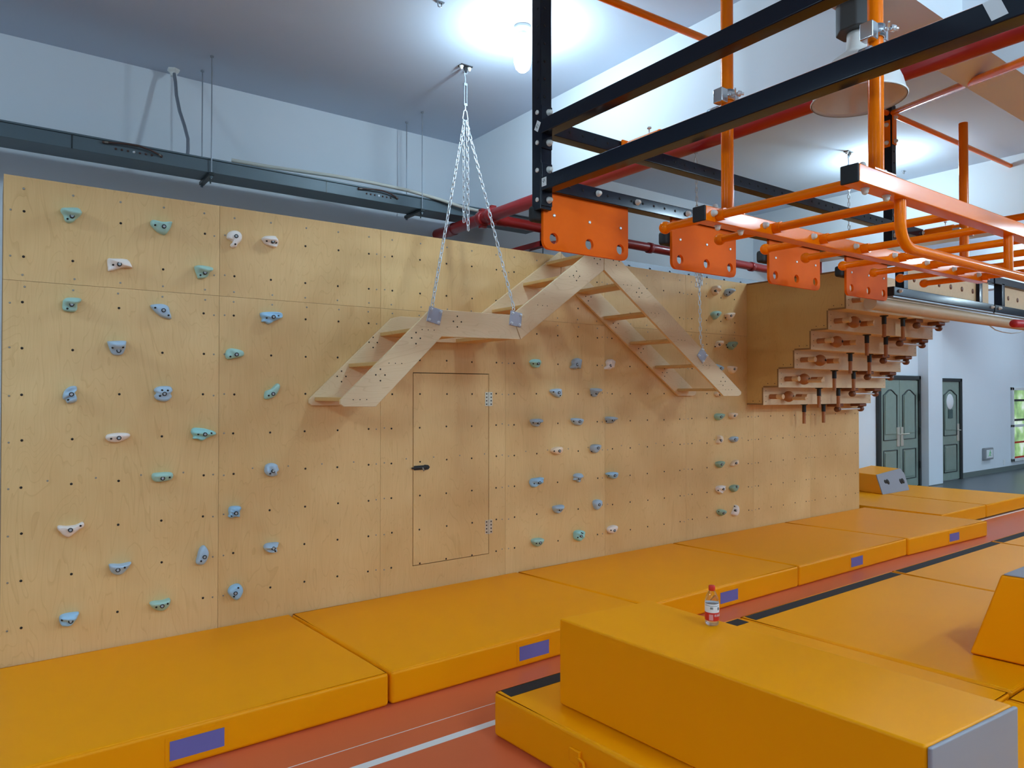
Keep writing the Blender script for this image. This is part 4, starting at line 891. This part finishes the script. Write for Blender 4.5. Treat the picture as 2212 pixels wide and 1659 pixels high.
# bell shaped high bay lamp
L0=at(1854,218,d=3.45)
t=thing('bell_lamp','unlit white bell shaped high bay lamp hanging behind the orange upright pipe','lamp',(L0.x,L0.y,L0.z-.02))
sh=[(r*.9,z*.86) for r,z in [(.236,0),(.24,.006),(.232,.014),(.215,.085),(.185,.16),(.140,.225),(.085,.265),(.062,.285),(.056,.35)]]
part('shade',MB().lathe(sh+[(.05,.35)]+[(r-.006,z) for r,z in sh[::-1][1:]],L0,40),['lamp_white'],t)
part('reflector',MB().lathe([(r-.008,z+.001) for r,z in sh[2:7]]+[(0,.222)],L0,40),'lamp_inner',t)
part('collar',MB().lathe([(.05,.285),(.05,.315),(.04,.345),(0,.345)],L0,20),'pvc_white',t)
part('ballast',MB().prism([(L0.x+.1*math.cos(a),L0.y+.1*math.sin(a)) for a in [math.pi/8+k*math.pi/4 for k in range(8)]],L0.z+.33,L0.z+.49,'Z'),'ballast',t,bevel=.008)
part('ballast_flange',MB().box(L0.x-.11,L0.x+.11,L0.y-.04,L0.y+.04,L0.z+.475,L0.z+.495),'ballast',t,bevel=.004)
part('hook',MB().tube([(L0.x,L0.y,L0.z+.49),(L0.x+.012,L0.y,L0.z+.53),(L0.x,L0.y,3.76)],.007,8),'steel',t)
# ------------------------------------------------------------------ far peg board modules
def pegmodule(xa,xb,label,upper):
    t=thing('pegboard_frame',label,'peg board',((xa+xb)/2,cy,2.67),'wooden peg boards')
    sq('lower_beam',(xa,cy,2.713),(xb,cy,2.713),parent=t)
    for x in (xa+.22,xb-.36 if upper else xb-.33): sq('upright',(x,cy,2.75),(x,cy,3.0),parent=t)
    sq('upper_beam',(xa+.1 if not upper else xa,cy,3.02),(xb,cy,3.02),parent=t)
    part('wood_board',MB().box(xa+.27,xb-.05,PY+.035,PY+.06,2.755,2.985),'peg_light',t)
    n=6
    for k in range(n): part('peg_hole',MB().lathe([(.026,0),(.026,.002),(0,.003)],(xa+.45+k*(xb-xa-.9)/(n-1),PY+.034,2.86),14,axis=(0,-1,0)),'mount_brown',t)
    part('rail_strip',MB().box(xa,xb,PY+.01,PY+.07,2.660,2.672),'galv',t)
    inst('bolt_cap',ME_CAP,t,(xa+.10,PY,2.72),(0,-1,0)); inst('bolt_cap',ME_CAP,t,(xb-.06,PY,2.72),(0,-1,0))
    part('end_cap',MB().box(xa-.008,xa+.006,PY,PY+S,2.673,2.753),'rubber',t)
    return t
pegmodule(6.43,8.62,'black framed wooden peg board hanging level before the stepped box',False)
pegmodule(8.66,10.9,'black framed wooden peg board farther right behind the monkey bars',True)
solo('foam_roll',MB().cyl((6.2,-1.98,2.60),(10.5,-1.98,2.60),.06,20),'vinyl_beige','long beige padded roll under the wooden peg boards','roll')
rr=at(2188,699,Y=-2.3); solo('padded_bar',MB().lathe([(0,0),(.035,.004),(.042,.02),(.042,.9),(0,.9)],rr,18,axis=(1,-.05,.05)),'vinyl_red','red padded bar end at the right edge below the peg boards','padded bar')
wire=[at(x,y,Y=-1.6) for x,y in ((2112,682),(2130,697),(2149,712),(2165,717),(2185,720),(2200,718),(2212,714),(2240,706))]
solo('loose_cable',MB().tube(wire,.007,6),'pvc_white','thin white cable sagging from the beige padded roll','cable')

for p,l in (((1952,369),'small steel clip on the far ceiling right of the second black post'),((950,4),'small steel anchor on the ceiling at the top of the view')):
    c=at(*p,Z=CEIL); t=thing('ceiling_clip',l,'clip',(c.x,c.y,CEIL-.04),'ceiling clips')
    part('clip_plate',MB().box(c.x-.03,c.x+.03,c.y-.015,c.y+.015,CEIL-.006,CEIL),'galv',t); part('clip_loop',MB().tube([(c.x-.018,c.y,CEIL-.006),(c.x-.012,c.y,CEIL-.035),(c.x+.012,c.y,CEIL-.035),(c.x+.018,c.y,CEIL-.006)],.004,6),'galv',t)
